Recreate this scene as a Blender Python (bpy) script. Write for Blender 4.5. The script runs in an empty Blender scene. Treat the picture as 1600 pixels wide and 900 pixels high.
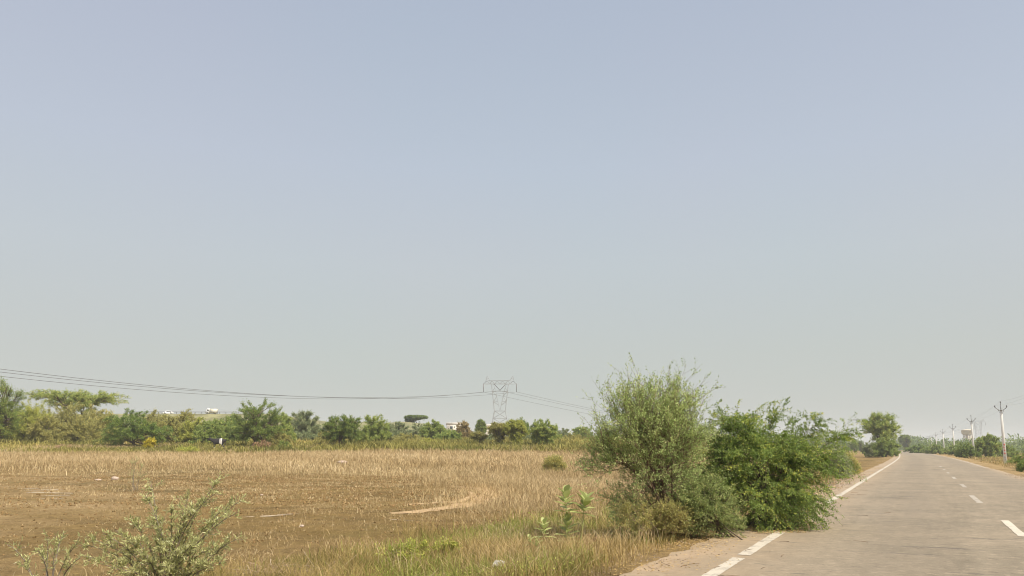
import bpy, bmesh, math
import numpy as np
from mathutils import Vector

scene = bpy.context.scene
COL = scene.collection
R = math.radians

# ------------------------------------------------------------------ camera
CAM_H = 1.6
F = 1600 * 26 / 36.0
PITCH = math.radians(7.5)
PY0 = 699 - F * math.tan(PITCH)          # the photograph is an off-centre crop: its optical axis sits low in the frame
cam = bpy.data.cameras.new("camera")
cam.sensor_width = 36; cam.lens = 26; cam.clip_start = 0.1; cam.clip_end = 12000
cam.shift_y = (PY0 - 450) / 1600
camo = bpy.data.objects.new("camera", cam)
COL.objects.link(camo)
camo.location = (0, 0, CAM_H); camo.rotation_euler = (R(90) + PITCH, 0, 0)
scene.camera = camo
FH = F / math.cos(PITCH)
HOR = 699.0

def ray(px, py):
    v = -(py - PY0) / F
    return np.array([(px - 800) / F, math.cos(PITCH) - math.sin(PITCH) * v, math.sin(PITCH) + math.cos(PITCH) * v])

def at(px, py, Y):
    d = ray(px, py)
    return np.array([0, 0, CAM_H]) + d * (Y / d[1])

# ------------------------------------------------------------------ terrain
XC0, SL, KC, COSR = 1.75, 0.544, 1.6e-4, 0.878
def road_x(y):
    y = np.asarray(y, float)
    d = np.clip(y - 70, 0, 330)
    return XC0 + SL * y - KC * d * d - np.clip(y - 400, 0, None) * 2 * KC * 330
def road_s(x, y):
    return (road_x(y) - x) * COSR
def sst(a, b, x):
    t = np.clip((np.asarray(x, float) - a) / (b - a), 0, 1)
    return t * t * (3 - 2 * t)

_r0 = np.random.default_rng(5)
_W = [(_r0.normal(0, 1, 2) / w, _r0.uniform(0, 6.28), w) for w in (1.1, 1.7, 2.6, 4, 6, 9, 14, 22, 35) for _ in range(5)]
def wnoise(x, y, lo, hi, seed=0):
    out = 0; n = 0
    for i, (k, p, w) in enumerate(_W):
        if lo <= w <= hi:
            out = out + np.sin(k[0] * x * 2.2 + k[1] * y * 2.2 + p + seed * (1.3 + i)); n += 1
    return out / math.sqrt(n)

def ground_z(x, y):
    x = np.asarray(x, float); y = np.asarray(y, float)
    s = road_s(x, y)
    left = sst(4.9, 8.0, s); right = sst(3.3, 7, -s)
    z = -0.30 * left - 0.34 * right
    far = np.hypot(x, y)
    rise = (1.3 * sst(35, 100, y + 0.12 * np.abs(x)) + 1.5 * sst(80, 135, y + 0.12 * np.abs(x))) * sst(8, 40, s) * (1 - sst(250, 600, far))
    bump = 0.035 * wnoise(x, y, 1, 4) + 0.06 * wnoise(x, y, 6, 22)
    z = z + rise + bump * np.maximum(left, right)
    z = z - 0.03 * (1 - np.maximum(sst(5.3, 5.6, s), sst(3.5, 3.8, -s)))
    return z
def gz(x, y): return float(ground_z(x, y))

# ------------------------------------------------------------------ mesh helpers
def build(name, parts, mats, parent=None, smooth=False):
    """parts: list of (verts (n,3), faces (m,k), tint (n,) or scalar, material index)"""
    V = []; loops = []; starts = []; totals = []; tint = []; mi = []
    off = 0; lo = 0
    for p in parts:
        v, f = np.asarray(p[0], np.float32), np.asarray(p[1], np.int32)
        if len(v) == 0 or len(f) == 0: continue
        t = p[2] if len(p) > 2 else 0.5
        m = p[3] if len(p) > 3 else 0
        V.append(v); tint.append(np.broadcast_to(np.asarray(t, np.float32), (len(v),)))
        k = f.shape[1]
        loops.append((f + off).ravel()); starts.append(lo + np.arange(len(f), dtype=np.int32) * k)
        totals.append(np.full(len(f), k, np.int32)); mi.append(np.full(len(f), m, np.int32))
        off += len(v); lo += f.size
    V = np.concatenate(V); loops = np.concatenate(loops); starts = np.concatenate(starts)
    totals = np.concatenate(totals); mi = np.concatenate(mi); tint = np.concatenate(tint)
    me = bpy.data.meshes.new(name)
    me.vertices.add(len(V)); me.vertices.foreach_set("co", V.ravel())
    me.loops.add(len(loops)); me.loops.foreach_set("vertex_index", loops)
    me.polygons.add(len(starts)); me.polygons.foreach_set("loop_start", starts)
    me.polygons.foreach_set("loop_total", totals); me.polygons.foreach_set("material_index", mi)
    if smooth: me.polygons.foreach_set("use_smooth", np.ones(len(starts), bool))
    a = me.attributes.new("tint", 'FLOAT', 'POINT'); a.data.foreach_set("value", tint)
    me.update(calc_edges=True); me.validate()
    for m in (mats if isinstance(mats, (list, tuple)) else [mats]): me.materials.append(m)
    o = bpy.data.objects.new(name, me); COL.objects.link(o)
    if parent is not None: o.parent = parent
    return o

def tag(o, label, cat, group=None):
    o['label'] = label; o['category'] = cat
    if group: o['group'] = group
    return o
def kind(o, k): o['kind'] = k; return o
def thing(name, label, cat, loc=(0, 0, 0), rz=0.0, group=None):
    o = bpy.data.objects.new(name, None); COL.objects.link(o)
    o.empty_display_size = 0.3
    o.location = [float(c) for c in loc]; o.rotation_euler = (0, 0, rz)
    return tag(o, label, cat, group)
def dup(root, loc, rz, label, group=None):
    r = root.copy(); COL.objects.link(r); r.location = [float(c) for c in loc]; r.rotation_euler = (0, 0, rz); r['label'] = label
    if group: r['group'] = group
    for ch in list(root.children):
        c = ch.copy(); COL.objects.link(c); c.parent = r
        for g in list(ch.children):
            d = g.copy(); COL.objects.link(d); d.parent = c
    return r

def norm(v): return v / np.maximum(np.linalg.norm(v, axis=-1, keepdims=True), 1e-9)

def tubes(pts, rad, sides=4, tint=0.5, mi=0):
    """pts (n,m,3) rad (n,m)"""
    pts = np.asarray(pts, float); rad = np.asarray(rad, float)
    n, m, _ = pts.shape
    t = norm(np.gradient(pts, axis=1))
    ref = np.where(np.abs(t[..., 2:3]) > 0.9, np.array([1.0, 0.13, 0]), np.array([0.05, 0.1, 1.0]))
    u = norm(np.cross(t, ref)); w = np.cross(t, u)
    ang = np.arange(sides) * 2 * math.pi / sides
    v = pts[:, :, None, :] + rad[:, :, None, None] * (u[:, :, None, :] * np.cos(ang)[None, None, :, None] + w[:, :, None, :] * np.sin(ang)[None, None, :, None])
    idx = np.arange(n * m * sides).reshape(n, m, sides)
    a = idx[:, :-1]; b = idx[:, 1:]
    f = np.stack([a, np.roll(a, -1, 2), np.roll(b, -1, 2), b], -1).reshape(-1, 4)
    tt = tint if np.isscalar(tint) else np.repeat(np.asarray(tint), m * sides)
    return (v.reshape(-1, 3), f, tt, mi)

def tube1(p, r, sides=8, mi=0, caps=True):
    p = np.asarray(p, float); r = np.broadcast_to(np.asarray(r, float), (len(p),))
    if caps:
        p = np.concatenate([p[:1] + (p[:1] - p[1:2]) * 1e-4, p, p[-1:] + (p[-1:] - p[-2:-1]) * 1e-4]); r = np.concatenate([[0.0001], r, [0.0001]])
    return tubes(p[None], r[None], sides, 0.5, mi)

def rods(pairs, r, sides=4, mi=0):
    p = np.asarray(pairs, float).reshape(-1, 2, 3)
    return tubes(p, np.full((len(p), 2), r), sides, 0.5, mi)

def box(cx, cy, cz, sx, sy, sz, mi=0, bev=0.0):
    """bevelled box"""
    bm = bmesh.new(); bmesh.ops.create_cube(bm, size=1.0)
    for v in bm.verts: v.co = Vector((cx + v.co.x * sx, cy + v.co.y * sy, cz + v.co.z * sz))
    if bev > 0: bmesh.ops.bevel(bm, geom=bm.edges[:], offset=bev, segments=2, affect='EDGES')
    bmesh.ops.triangulate(bm, faces=bm.faces[:])
    v = np.array([x.co[:] for x in bm.verts]); f = np.array([[q.index for q in p.verts] for p in bm.faces]); bm.free()
    return (v, f, 0.5, mi)

def prism(poly, y0, y1, mi=0):
    """extrude an x-z outline along y"""
    bm = bmesh.new()
    a = [bm.verts.new((p[0], y0, p[1])) for p in poly]
    f = bm.faces.new(a)
    r = bmesh.ops.extrude_face_region(bm, geom=[f])
    for v in r['geom']:
        if isinstance(v, bmesh.types.BMVert): v.co.y = y1
    bmesh.ops.recalc_face_normals(bm, faces=bm.faces[:])
    bmesh.ops.triangulate(bm, faces=bm.faces[:]); bm.verts.index_update()
    v = np.array([x.co[:] for x in bm.verts]); g = np.array([[q.index for q in p.verts] for p in bm.faces]); bm.free()
    return (v, g, 0.5, mi)

def lathe(prof, n=24, c=(0, 0, 0), mi=0):
    prof = np.asarray(prof, float); m = len(prof)
    a = np.arange(n) * 2 * math.pi / n
    v = np.stack([prof[:, None, 0] * np.cos(a), prof[:, None, 0] * np.sin(a), np.repeat(prof[:, 1:2], n, 1)], -1) + np.array(c)
    idx = np.arange(m * n).reshape(m, n)
    f = np.stack([idx[:-1], np.roll(idx[:-1], -1, 1), np.roll(idx[1:], -1, 1), idx[1:]], -1).reshape(-1, 4)
    return (v.reshape(-1, 3), f, 0.5, mi)

def leaves(P, D, length, width, rng, tint, mi=0, flat=0.0):
    """diamond-shaped leaves at P along D"""
    n = len(P); D = norm(D)
    r = rng.normal(size=(n, 3)); r[:, 2] *= (1 - flat); 
    side = norm(np.cross(D, r)) if flat == 0 else norm(np.cross(D, norm(np.array([0, 0, 1.0]) * flat + rng.normal(size=(n, 3)) * (1 - flat))))
    L = (np.broadcast_to(length, (n,)) * rng.uniform(0.7, 1.3, n))[:, None]; W = (np.broadcast_to(width, (n,)) * rng.uniform(0.7, 1.3, n))[:, None]
    nn = np.cross(side, D)
    v = np.stack([P, P + D * L * 0.45 + side * W * 0.5 + nn * L * 0.06, P + D * L, P + D * L * 0.45 - side * W * 0.5 + nn * L * 0.06], 1)
    f = np.arange(n * 4).reshape(n, 4)
    return (v.reshape(-1, 3), f, np.repeat(np.asarray(tint), 4), mi)

def bez(c, t):
    """c (n,3,3), t (k,) or (n,k)"""
    t = np.asarray(t); t = np.broadcast_to(t, (len(c),) + (t.shape[-1],))[..., None]
    return (1 - t) ** 2 * c[:, None, 0] + 2 * t * (1 - t) * c[:, None, 1] + t * t * c[:, None, 2]
def bezd(c, t):
    t = t[..., None]
    return 2 * (1 - t) * (c[:, None, 1] - c[:, None, 0]) + 2 * t * (c[:, None, 2] - c[:, None, 1])

# ------------------------------------------------------------------ materials
def new_mat(name):
    m = bpy.data.materials.new(name); m.use_nodes = True
    nt = m.node_tree
    for n in list(nt.nodes): nt.nodes.remove(n)
    out = nt.nodes.new("ShaderNodeOutputMaterial")
    return m, nt, out
def N(nt, t, **kw):
    n = nt.nodes.new(t)
    for k, v in kw.items():
        if k.startswith("i_"): n.inputs[k[2:].replace("_", " ")].default_value = v
        else: setattr(n, k, v)
    return n
def rgb(c): return (c[0], c[1], c[2], 1)

def mix_col(nt, fac, a, b, blend='MIX'):
    m = nt.nodes.new("ShaderNodeMix"); m.data_type = 'RGBA'; m.blend_type = blend
    for i, x in ((0, fac), (6, a), (7, b)):
        if hasattr(x, "is_output"): nt.links.new(x, m.inputs[i])
        elif i == 0: m.inputs[0].default_value = x
        else: m.inputs[i].default_value = rgb(x)
    return m.outputs[2]
def noise(nt, vec, scale, detail=4, rough=0.6, lo=0.35, hi=0.65):
    n = N(nt, "ShaderNodeTexNoise"); n.inputs["Scale"].default_value = scale; n.inputs["Detail"].default_value = detail; n.inputs["Roughness"].default_value = rough
    if vec is not None: nt.links.new(vec, n.inputs["Vector"])
    mr = N(nt, "ShaderNodeMapRange"); mr.inputs[1].default_value = lo; mr.inputs[2].default_value = hi
    nt.links.new(n.outputs[0], mr.inputs[0])
    return mr.outputs[0]

KL = 1.0
def leaf_mat(name, c0, c1, c2=None, trans=0.45, rough=0.55, spec=0.25, k=1.3):
    """tint 0..1 runs c0 -> c1 (-> c2 for the few above .85)"""
    c0, c1 = [min(.8, q * k * KL) for q in c0], [min(.8, q * k * KL) for q in c1]
    if c2: c2 = [min(0.8, q * k * KL) for q in c2]
    m, nt, out = new_mat(name)
    at_ = N(nt, "ShaderNodeAttribute", attribute_name="tint")
    cr = N(nt, "ShaderNodeValToRGB")
    cr.color_ramp.elements[0].color = rgb(c0); cr.color_ramp.elements[1].color = rgb(c1)
    cr.color_ramp.elements[1].position = 0.85 if c2 else 1.0
    if c2:
        e = cr.color_ramp.elements.new(0.97); e.color = rgb(c2)
    nt.links.new(at_.outputs["Fac"], cr.inputs[0])
    p = N(nt, "ShaderNodeBsdfPrincipled"); p.inputs["Roughness"].default_value = rough; p.inputs["Specular IOR Level"].default_value = spec
    tr = N(nt, "ShaderNodeBsdfTranslucent"); mx = N(nt, "ShaderNodeMixShader"); mx.inputs[0].default_value = trans
    nt.links.new(cr.outputs[0], p.inputs["Base Color"]); nt.links.new(cr.outputs[0], tr.inputs[0])
    nt.links.new(p.outputs[0], mx.inputs[1]); nt.links.new(tr.outputs[0], mx.inputs[2]); nt.links.new(mx.outputs[0], out.inputs[0])
    return m

def plain(name, col, rough=0.7, var=0.15, scale=3.0, metal=0.0, dirt=None, spec=0.4, bump=0.0):
    m, nt, out = new_mat(name)
    tc = N(nt, "ShaderNodeTexCoord")
    n = noise(nt, tc.outputs["Object"], scale, 5, 0.65)
    c = mix_col(nt, n, [x * (1 - var) for x in col], [min(1, x * (1 + var)) for x in col])
    if dirt:
        d = noise(nt, tc.outputs["Object"], scale * 0.4, 6, 0.7, 0.5, 0.75)
        c = mix_col(nt, d, c, dirt)
    p = N(nt, "ShaderNodeBsdfPrincipled"); p.inputs["Roughness"].default_value = rough; p.inputs["Metallic"].default_value = metal; p.inputs["Specular IOR Level"].default_value = spec
    nt.links.new(c, p.inputs["Base Color"])
    if bump:
        b = N(nt, "ShaderNodeBump"); b.inputs["Strength"].default_value = bump; b.inputs["Distance"].default_value = 0.02
        nt.links.new(n, b.inputs["Height"]); nt.links.new(b.outputs[0], p.inputs["Normal"])
    nt.links.new(p.outputs[0], out.inputs[0])
    return m

M = {}
M['bark'] = plain("bark", (0.13, 0.095, 0.065), 0.9, 0.35, 8)
M['bark_red'] = plain("reddish_twig_bark", (0.17, 0.105, 0.07), 0.9, 0.3, 8)
M['bark_grey'] = plain("grey_bark", (0.20, 0.16, 0.12), 0.9, 0.3, 8)
M['acacia'] = leaf_mat("acacia_leaf", (0.105, 0.145, 0.045), (0.26, 0.30, 0.11), (0.38, 0.36, 0.15), k=2.35)
M['prosopis'] = leaf_mat("prosopis_leaf", (0.068, 0.105, 0.024), (0.165, 0.21, 0.05), (0.33, 0.32, 0.06), k=2.1)
M['feather'] = leaf_mat("greygreen_leaf", (0.11, 0.145, 0.045), (0.235, 0.27, 0.095), (0.36, 0.34, 0.13), k=1.85)
M['dark'] = leaf_mat("dark_green_leaf", (0.07, 0.105, 0.026), (0.165, 0.205, 0.05), (0.27, 0.26, 0.06), k=1.95)
M['mid'] = leaf_mat("mid_green_leaf", (0.09, 0.125, 0.035), (0.20, 0.235, 0.065), (0.33, 0.30, 0.08), k=2.25)
M['olive'] = leaf_mat("olive_leaf", (0.13, 0.13, 0.042), (0.27, 0.25, 0.085), (0.38, 0.31, 0.10), k=2.1)
M['yellow'] = leaf_mat("yellowgreen_leaf", (0.15, 0.165, 0.04), (0.30, 0.30, 0.07), (0.45, 0.36, 0.08), k=2.1)
M['grey'] = leaf_mat("grey_green_leaf", (0.10, 0.125, 0.06), (0.20, 0.22, 0.11), (0.28, 0.26, 0.14), k=2.1)
M['brown'] = leaf_mat("brownish_leaf", (0.17, 0.125, 0.06), (0.29, 0.24, 0.11), (0.36, 0.25, 0.13), k=1.9)
M['dead'] = leaf_mat("dead_leaf", (0.20, 0.13, 0.07), (0.38, 0.24, 0.13), (0.42, 0.30, 0.18), 0.1)
M['bloom'] = leaf_mat("yellow_flower", (0.30, 0.27, 0.04), (0.75, 0.62, 0.05), (0.8, 0.7, 0.1), k=1.0)
M['spiny'] = leaf_mat("pale_spiny_leaf", (0.22, 0.23, 0.085), (0.58, 0.57, 0.27), (0.73, 0.68, 0.37))
M['calo'] = leaf_mat("broad_pale_leaf", (0.29, 0.33, 0.11), (0.55, 0.57, 0.25), (0.66, 0.60, 0.16), 0.35, 0.6, 0.15, k=1.15)
M['dry_grass'] = leaf_mat("dry_grass_blade", (0.34, 0.235, 0.10), (0.66, 0.51, 0.285), (0.76, 0.62, 0.38), 0.3, 0.7, 0.15, k=1.0)
M['verge'] = leaf_mat("verge_grass_blade", (0.20, 0.175, 0.05), (0.50, 0.36, 0.145), (0.60, 0.45, 0.23), 0.3, 0.7, 0.15, k=1.0)
M['weed'] = leaf_mat("weed_leaf", (0.18, 0.18, 0.045), (0.44, 0.37, 0.11), (0.58, 0.44, 0.17), 0.35, 0.7, 0.15, k=1.1)
M['litter'] = leaf_mat("fallen_straw", (0.42, 0.28, 0.10), (0.68, 0.48, 0.20), (0.72, 0.55, 0.3), 0.1, 0.8, 0.1, k=1.0)
M['twig'] = leaf_mat("dry_grey_twig", (0.24, 0.16, 0.095), (0.48, 0.35, 0.22), (0.55, 0.43, 0.3), 0.0, 0.9, 0.1, k=1.0)

# ground ------------------------------------------------------------
def ground_material():
    m, nt, out = new_mat("dry_soil")
    geo = N(nt, "ShaderNodeNewGeometry")
    pos = geo.outputs["Position"]
    pale = N(nt, "ShaderNodeAttribute", attribute_name="tint").outputs["Fac"]
    big = noise(nt, pos, 0.11, 5, 0.6, 0.36, 0.64)
    midn = noise(nt, pos, 0.7, 6, 0.7, 0.36, 0.66)
    fine = noise(nt, pos, 5.0, 7, 0.8, 0.42, 0.66)
    grit = noise(nt, pos, 24.0, 4, 0.8, 0.48, 0.68)
    c = mix_col(nt, big, (0.188, 0.122, 0.038), (0.285, 0.196, 0.070))
    c = mix_col(nt, midn, c, (0.30, 0.20, 0.070))
    mps = N(nt, "ShaderNodeMapping"); mps.inputs['Scale'].default_value = (.12, .95, 1); nt.links.new(pos, mps.inputs[0])
    strk = noise(nt, mps.outputs[0], 1.0, 6, .75, .50, .66)
    c = mix_col(nt, strk, c, (0.135, 0.085, 0.028))
    wet = noise(nt, pos, 0.07, 6, .7, .50, .60)
    c = mix_col(nt, wet, c, (0.125, 0.092, 0.033))
    oliv = noise(nt, pos, 0.23, 4, 0.6, 0.52, 0.70)
    sc = N(nt, "ShaderNodeMath", operation='MULTIPLY'); sc.inputs[1].default_value = 0.85; nt.links.new(oliv, sc.inputs[0])
    c = mix_col(nt, sc.outputs[0], c, (0.155, 0.125, 0.032))
    c = mix_col(nt, pale, c, (0.43, 0.30, 0.145))
    f2 = N(nt, "ShaderNodeMath", operation='MULTIPLY'); f2.inputs[1].default_value = 0.7; nt.links.new(fine, f2.inputs[0])
    c = mix_col(nt, f2.outputs[0], c, (0.10, 0.060, 0.022))
    g2 = N(nt, "ShaderNodeMath", operation='MULTIPLY'); g2.inputs[1].default_value = 0.6; nt.links.new(grit, g2.inputs[0])
    c = mix_col(nt, g2.outputs[0], c, (0.46, 0.32, 0.15))
    p = N(nt, "ShaderNodeBsdfPrincipled"); p.inputs["Roughness"].default_value = 0.95; p.inputs["Specular IOR Level"].default_value = 0.1
    nt.links.new(c, p.inputs["Base Color"])
    ad = N(nt, "ShaderNodeMath", operation='ADD'); nt.links.new(fine, ad.inputs[0]); nt.links.new(grit, ad.inputs[1])
    b = N(nt, "ShaderNodeBump"); b.inputs["Strength"].default_value = 0.7; b.inputs["Distance"].default_value = 0.035
    nt.links.new(ad.outputs[0], b.inputs["Height"]); nt.links.new(b.outputs[0], p.inputs["Normal"])
    nt.links.new(p.outputs[0], out.inputs[0])
    return m

def road_material():
    m, nt, out = new_mat("worn_asphalt")
    uv = N(nt, "ShaderNodeUVMap"); uv.uv_map = "UVMap"
    sep = N(nt, "ShaderNodeSeparateXYZ"); nt.links.new(uv.outputs[0], sep.inputs[0])
    geo = N(nt, "ShaderNodeNewGeometry"); pos = geo.outputs["Position"]
    # stretched along the road for wheel wear
    mp = N(nt, "ShaderNodeMapping"); mp.inputs["Scale"].default_value = (1.0, 0.05, 1.0); nt.links.new(uv.outputs[0], mp.inputs[0])
    streak = noise(nt, mp.outputs[0], 1.3, 5, 0.6, 0.35, 0.65)
    mid = noise(nt, pos, 0.35, 8, 0.78, 0.41, 0.60)
    grit = noise(nt, pos, 22, 5, 0.9, 0.40, 0.62)
    ston = noise(nt, pos, 5.5, 7, 0.9, 0.53, 0.62)
    dark = noise(nt, pos, 3.2, 8, 0.9, 0.55, 0.64)
    def part(fac, k):
        h = N(nt, "ShaderNodeMath", operation='MULTIPLY'); h.inputs[1].default_value = k; nt.links.new(fac, h.inputs[0]); return h.outputs[0]
    c = mix_col(nt, streak, (0.215, 0.18, 0.125), (0.30, 0.25, 0.175))
    c = mix_col(nt, part(mid, .75), c, (0.385, 0.31, 0.215))
    c = mix_col(nt, part(grit, .55), c, (0.15, 0.115, 0.078))
    c = mix_col(nt, part(ston, .55), c, (0.50, 0.405, 0.285))
    c = mix_col(nt, part(dark, .6), c, (0.11, 0.085, 0.06))
    # wheel paths polished a little darker
    wv = N(nt, "ShaderNodeMath", operation='ABSOLUTE'); nt.links.new(sep.outputs[0], wv.inputs[0])
    w2 = N(nt, "ShaderNodeMath", operation='SUBTRACT'); nt.links.new(wv.outputs[0], w2.inputs[0]); w2.inputs[1].default_value = 1.8
    w3 = N(nt, "ShaderNodeMath", operation='ABSOLUTE'); nt.links.new(w2.outputs[0], w3.inputs[0])
    wm = N(nt, "ShaderNodeMapRange"); wm.inputs[1].default_value = .95; wm.inputs[2].default_value = .35; nt.links.new(w3.outputs[0], wm.inputs[0])
    wn = N(nt, "ShaderNodeMath", operation='MULTIPLY'); nt.links.new(wm.outputs[0], wn.inputs[0]); nt.links.new(streak, wn.inputs[1])
    c = mix_col(nt, part(wn.outputs[0], .35), c, (0.17, 0.14, 0.105))
    # dust on the two edges
    mr = N(nt, "ShaderNodeMapRange"); mr.inputs[1].default_value = 2.9; mr.inputs[2].default_value = 5.2; nt.links.new(sep.outputs[0], mr.inputs[0])
    mr2 = N(nt, "ShaderNodeMapRange"); mr2.inputs[1].default_value = -2.6; mr2.inputs[2].default_value = -3.5; nt.links.new(sep.outputs[0], mr2.inputs[0])
    mx = N(nt, "ShaderNodeMath", operation='MAXIMUM'); nt.links.new(mr.outputs[0], mx.inputs[0]); nt.links.new(mr2.outputs[0], mx.inputs[1])
    nz = noise(nt, pos, 1.1, 6, 0.7, 0.2, 0.65)
    ml = N(nt, "ShaderNodeMath", operation='MULTIPLY'); nt.links.new(mx.outputs[0], ml.inputs[0]); nt.links.new(nz, ml.inputs[1])
    c = mix_col(nt, ml.outputs[0], c, (0.47, 0.335, 0.205))
    # sealed cracks and transverse dark lines
    mp2 = N(nt, "ShaderNodeMapping"); mp2.inputs["Scale"].default_value = (0.22, 1.2, 1.0); nt.links.new(uv.outputs[0], mp2.inputs[0])
    cr = noise(nt, mp2.outputs[0], 1.4, 8, 0.8, 0.585, 0.62)
    h = N(nt, "ShaderNodeMath", operation='MULTIPLY'); h.inputs[1].default_value = 0.85; nt.links.new(cr, h.inputs[0])
    c = mix_col(nt, h.outputs[0], c, (0.13, 0.11, 0.09))
    p = N(nt, "ShaderNodeBsdfPrincipled"); p.inputs["Roughness"].default_value = 0.85; p.inputs["Specular IOR Level"].default_value = 0.25
    nt.links.new(c, p.inputs["Base Color"])
    b = N(nt, "ShaderNodeBump"); b.inputs["Strength"].default_value = 0.5; b.inputs["Distance"].default_value = 0.008
    nt.links.new(grit, b.inputs["Height"]); nt.links.new(b.outputs[0], p.inputs["Normal"])
    nt.links.new(p.outputs[0], out.inputs[0])
    return m

def paint_material():
    m, nt, out = new_mat("worn_road_paint")
    geo = N(nt, "ShaderNodeNewGeometry")
    pos = geo.outputs["Position"]
    w = noise(nt, pos, 4.0, 8, 0.85, 0.50, 0.62)
    at_ = N(nt, "ShaderNodeAttribute", attribute_name="tint")
    ad = N(nt, "ShaderNodeMath", operation='MULTIPLY'); nt.links.new(w, ad.inputs[0]); nt.links.new(at_.outputs["Fac"], ad.inputs[1])
    a2 = N(nt, "ShaderNodeMath", operation='MULTIPLY_ADD'); a2.use_clamp = True; nt.links.new(at_.outputs["Fac"], a2.inputs[0]); a2.inputs[1].default_value = 0.5; nt.links.new(ad.outputs[0], a2.inputs[2]); ad = a2
    g = noise(nt, pos, 40, 3, 0.7, 0.3, 0.7)
    c = mix_col(nt, g, (0.56, 0.49, 0.37), (0.76, 0.69, 0.56))
    c = mix_col(nt, ad.outputs[0], c, (0.33, 0.285, 0.23))
    p = N(nt, "ShaderNodeBsdfPrincipled"); p.inputs["Roughness"].default_value = 0.8; p.inputs["Specular IOR Level"].default_value = 0.2
    nt.links.new(c, p.inputs["Base Color"]); nt.links.new(p.outputs[0], out.inputs[0])
    return m
M['ground'] = ground_material(); M['road'] = road_material(); M['paint'] = paint_material()

# ------------------------------------------------------------------ world, sun, render
AZ, EL = 130.0, 51.0
w = bpy.data.worlds.new("World"); scene.world = w; w.use_nodes = True
nt = w.node_tree
for n in list(nt.nodes): nt.nodes.remove(n)
out = nt.nodes.new("ShaderNodeOutputWorld")
sky = N(nt, "ShaderNodeTexSky"); sky.sky_type = 'NISHITA'; sky.sun_disc = False
sky.sun_elevation = R(EL); sky.sun_rotation = R(AZ); sky.air_density = 1.0; sky.dust_density = 4.0; sky.ozone_density = 1.5; sky.altitude = 200
bg = N(nt, "ShaderNodeBackground"); bg.inputs[1].default_value = 0.0895
# a dusty, milky atmosphere: the blue of the sky thinned by an even grey-green veil that thickens to the horizon
geo = N(nt, "ShaderNodeTexCoord"); sp = N(nt, "ShaderNodeSeparateXYZ"); nt.links.new(geo.outputs["Generated"], sp.inputs[0])
ramp = N(nt, "ShaderNodeValToRGB")
E_ = ramp.color_ramp.elements
E_[0].position = 0.0; E_[0].color = (4.95, 5.2, 4.9, 1)
E_[1].position = 1.0; E_[1].color = (2.9, 3.4, 4.6, 1)
for pz, c in ((0.12, (5.08, 5.38, 5.12)), (0.24, (5.2, 5.58, 5.85)), (0.36, (4.98, 5.4, 6.25)), (0.55, (4.3, 4.75, 5.85))):
    e = E_.new(pz); e.color = rgb(c)
nt.links.new(sp.outputs[2], ramp.inputs[0])
sn = N(nt, "ShaderNodeTexNoise"); sn.inputs["Scale"].default_value = 1.6; sn.inputs["Detail"].default_value = 2; nt.links.new(geo.outputs["Generated"], sn.inputs["Vector"])
sm = N(nt, "ShaderNodeMapRange"); sm.inputs[1].default_value = .3; sm.inputs[2].default_value = .7; nt.links.new(sn.outputs[0], sm.inputs[0])
tintc = mix_col(nt, sm.outputs[0], (1.03, 0.995, 1.0), (0.97, 1.01, 1.0))
veil = mix_col(nt, 1.0, ramp.outputs[0], tintc, 'MULTIPLY')
mixc = mix_col(nt, 0.86, sky.outputs[0], veil)
nt.links.new(mixc, bg.inputs[0]); nt.links.new(bg.outputs[0], out.inputs[0])

sun = bpy.data.lights.new("sun", 'SUN'); sun.energy = 5.0; sun.angle = R(0.6); sun.color = (1.0, 0.93, 0.82)
suno = bpy.data.objects.new("sun", sun); COL.objects.link(suno)
sd = Vector((math.sin(R(AZ)) * math.cos(R(EL)), math.cos(R(AZ)) * math.cos(R(EL)), math.sin(R(EL))))
suno.rotation_euler = sd.to_track_quat('Z', 'Y').to_euler(); suno.location = (30, -20, 60)

vs = scene.view_settings
scene.display_settings.display_device = 'sRGB'
vs.view_transform = 'Standard'; vs.look = 'None'; vs.gamma = 1; vs.exposure = 0.32; vs.use_curve_mapping = False
cy = scene.cycles
cy.max_bounces = 6; cy.diffuse_bounces = 4; cy.glossy_bounces = 2; cy.transmission_bounces = 4; cy.volume_bounces = 1; cy.transparent_max_bounces = 8
cy.use_denoising = True
cy.use_adaptive_sampling = False
cy.filter_width = 1.05

# haze
mh, nt, out = new_mat("haze_air")
pv = N(nt, "ShaderNodeVolumePrincipled"); pv.inputs["Color"].default_value = (0.90, 0.93, 0.95, 1); pv.inputs["Density"].default_value = 0.00042; pv.inputs["Anisotropy"].default_value = 0.0
nt.links.new(pv.outputs[0], out.inputs["Volume"])
mh.cycles.homogeneous_volume = True if hasattr(mh.cycles, "homogeneous_volume") else None
hz = build("haze", [box(0, 1150, 20.5, 3700, 2800, 46)], mh); kind(hz, 'stuff')

# ------------------------------------------------------------------ ground, road
def spaced(segs):
    out = []
    for a, b, n in segs: out.append(np.linspace(a, b, n, endpoint=False))
    out.append(np.array([segs[-1][1]])); return np.concatenate(out)
gx = spaced([(-1800, -400, 18), (-400, -120, 40), (-120, -40, 70), (-40, -16, 60), (-16, 18, 150), (18, 60, 80), (60, 200, 80), (200, 500, 40), (500, 1800, 20)])
gy = spaced([(-200, -20, 14), (-20, 7, 40), (7, 36, 145), (36, 70, 90), (70, 130, 80), (130, 300, 70), (300, 700, 40), (700, 2500, 30)])
X, Y = np.meshgrid(gx, gy)
Z = ground_z(X, Y)
fine = ((X > -16) & (X < 18) & (Y > 6) & (Y < 40)) * (np.maximum(sst(5.2, 6.0, road_s(X, Y)), sst(3.6, 4.3, -road_s(X, Y))))
Z = Z + fine * _r0.normal(0, 0.012, X.shape)
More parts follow.
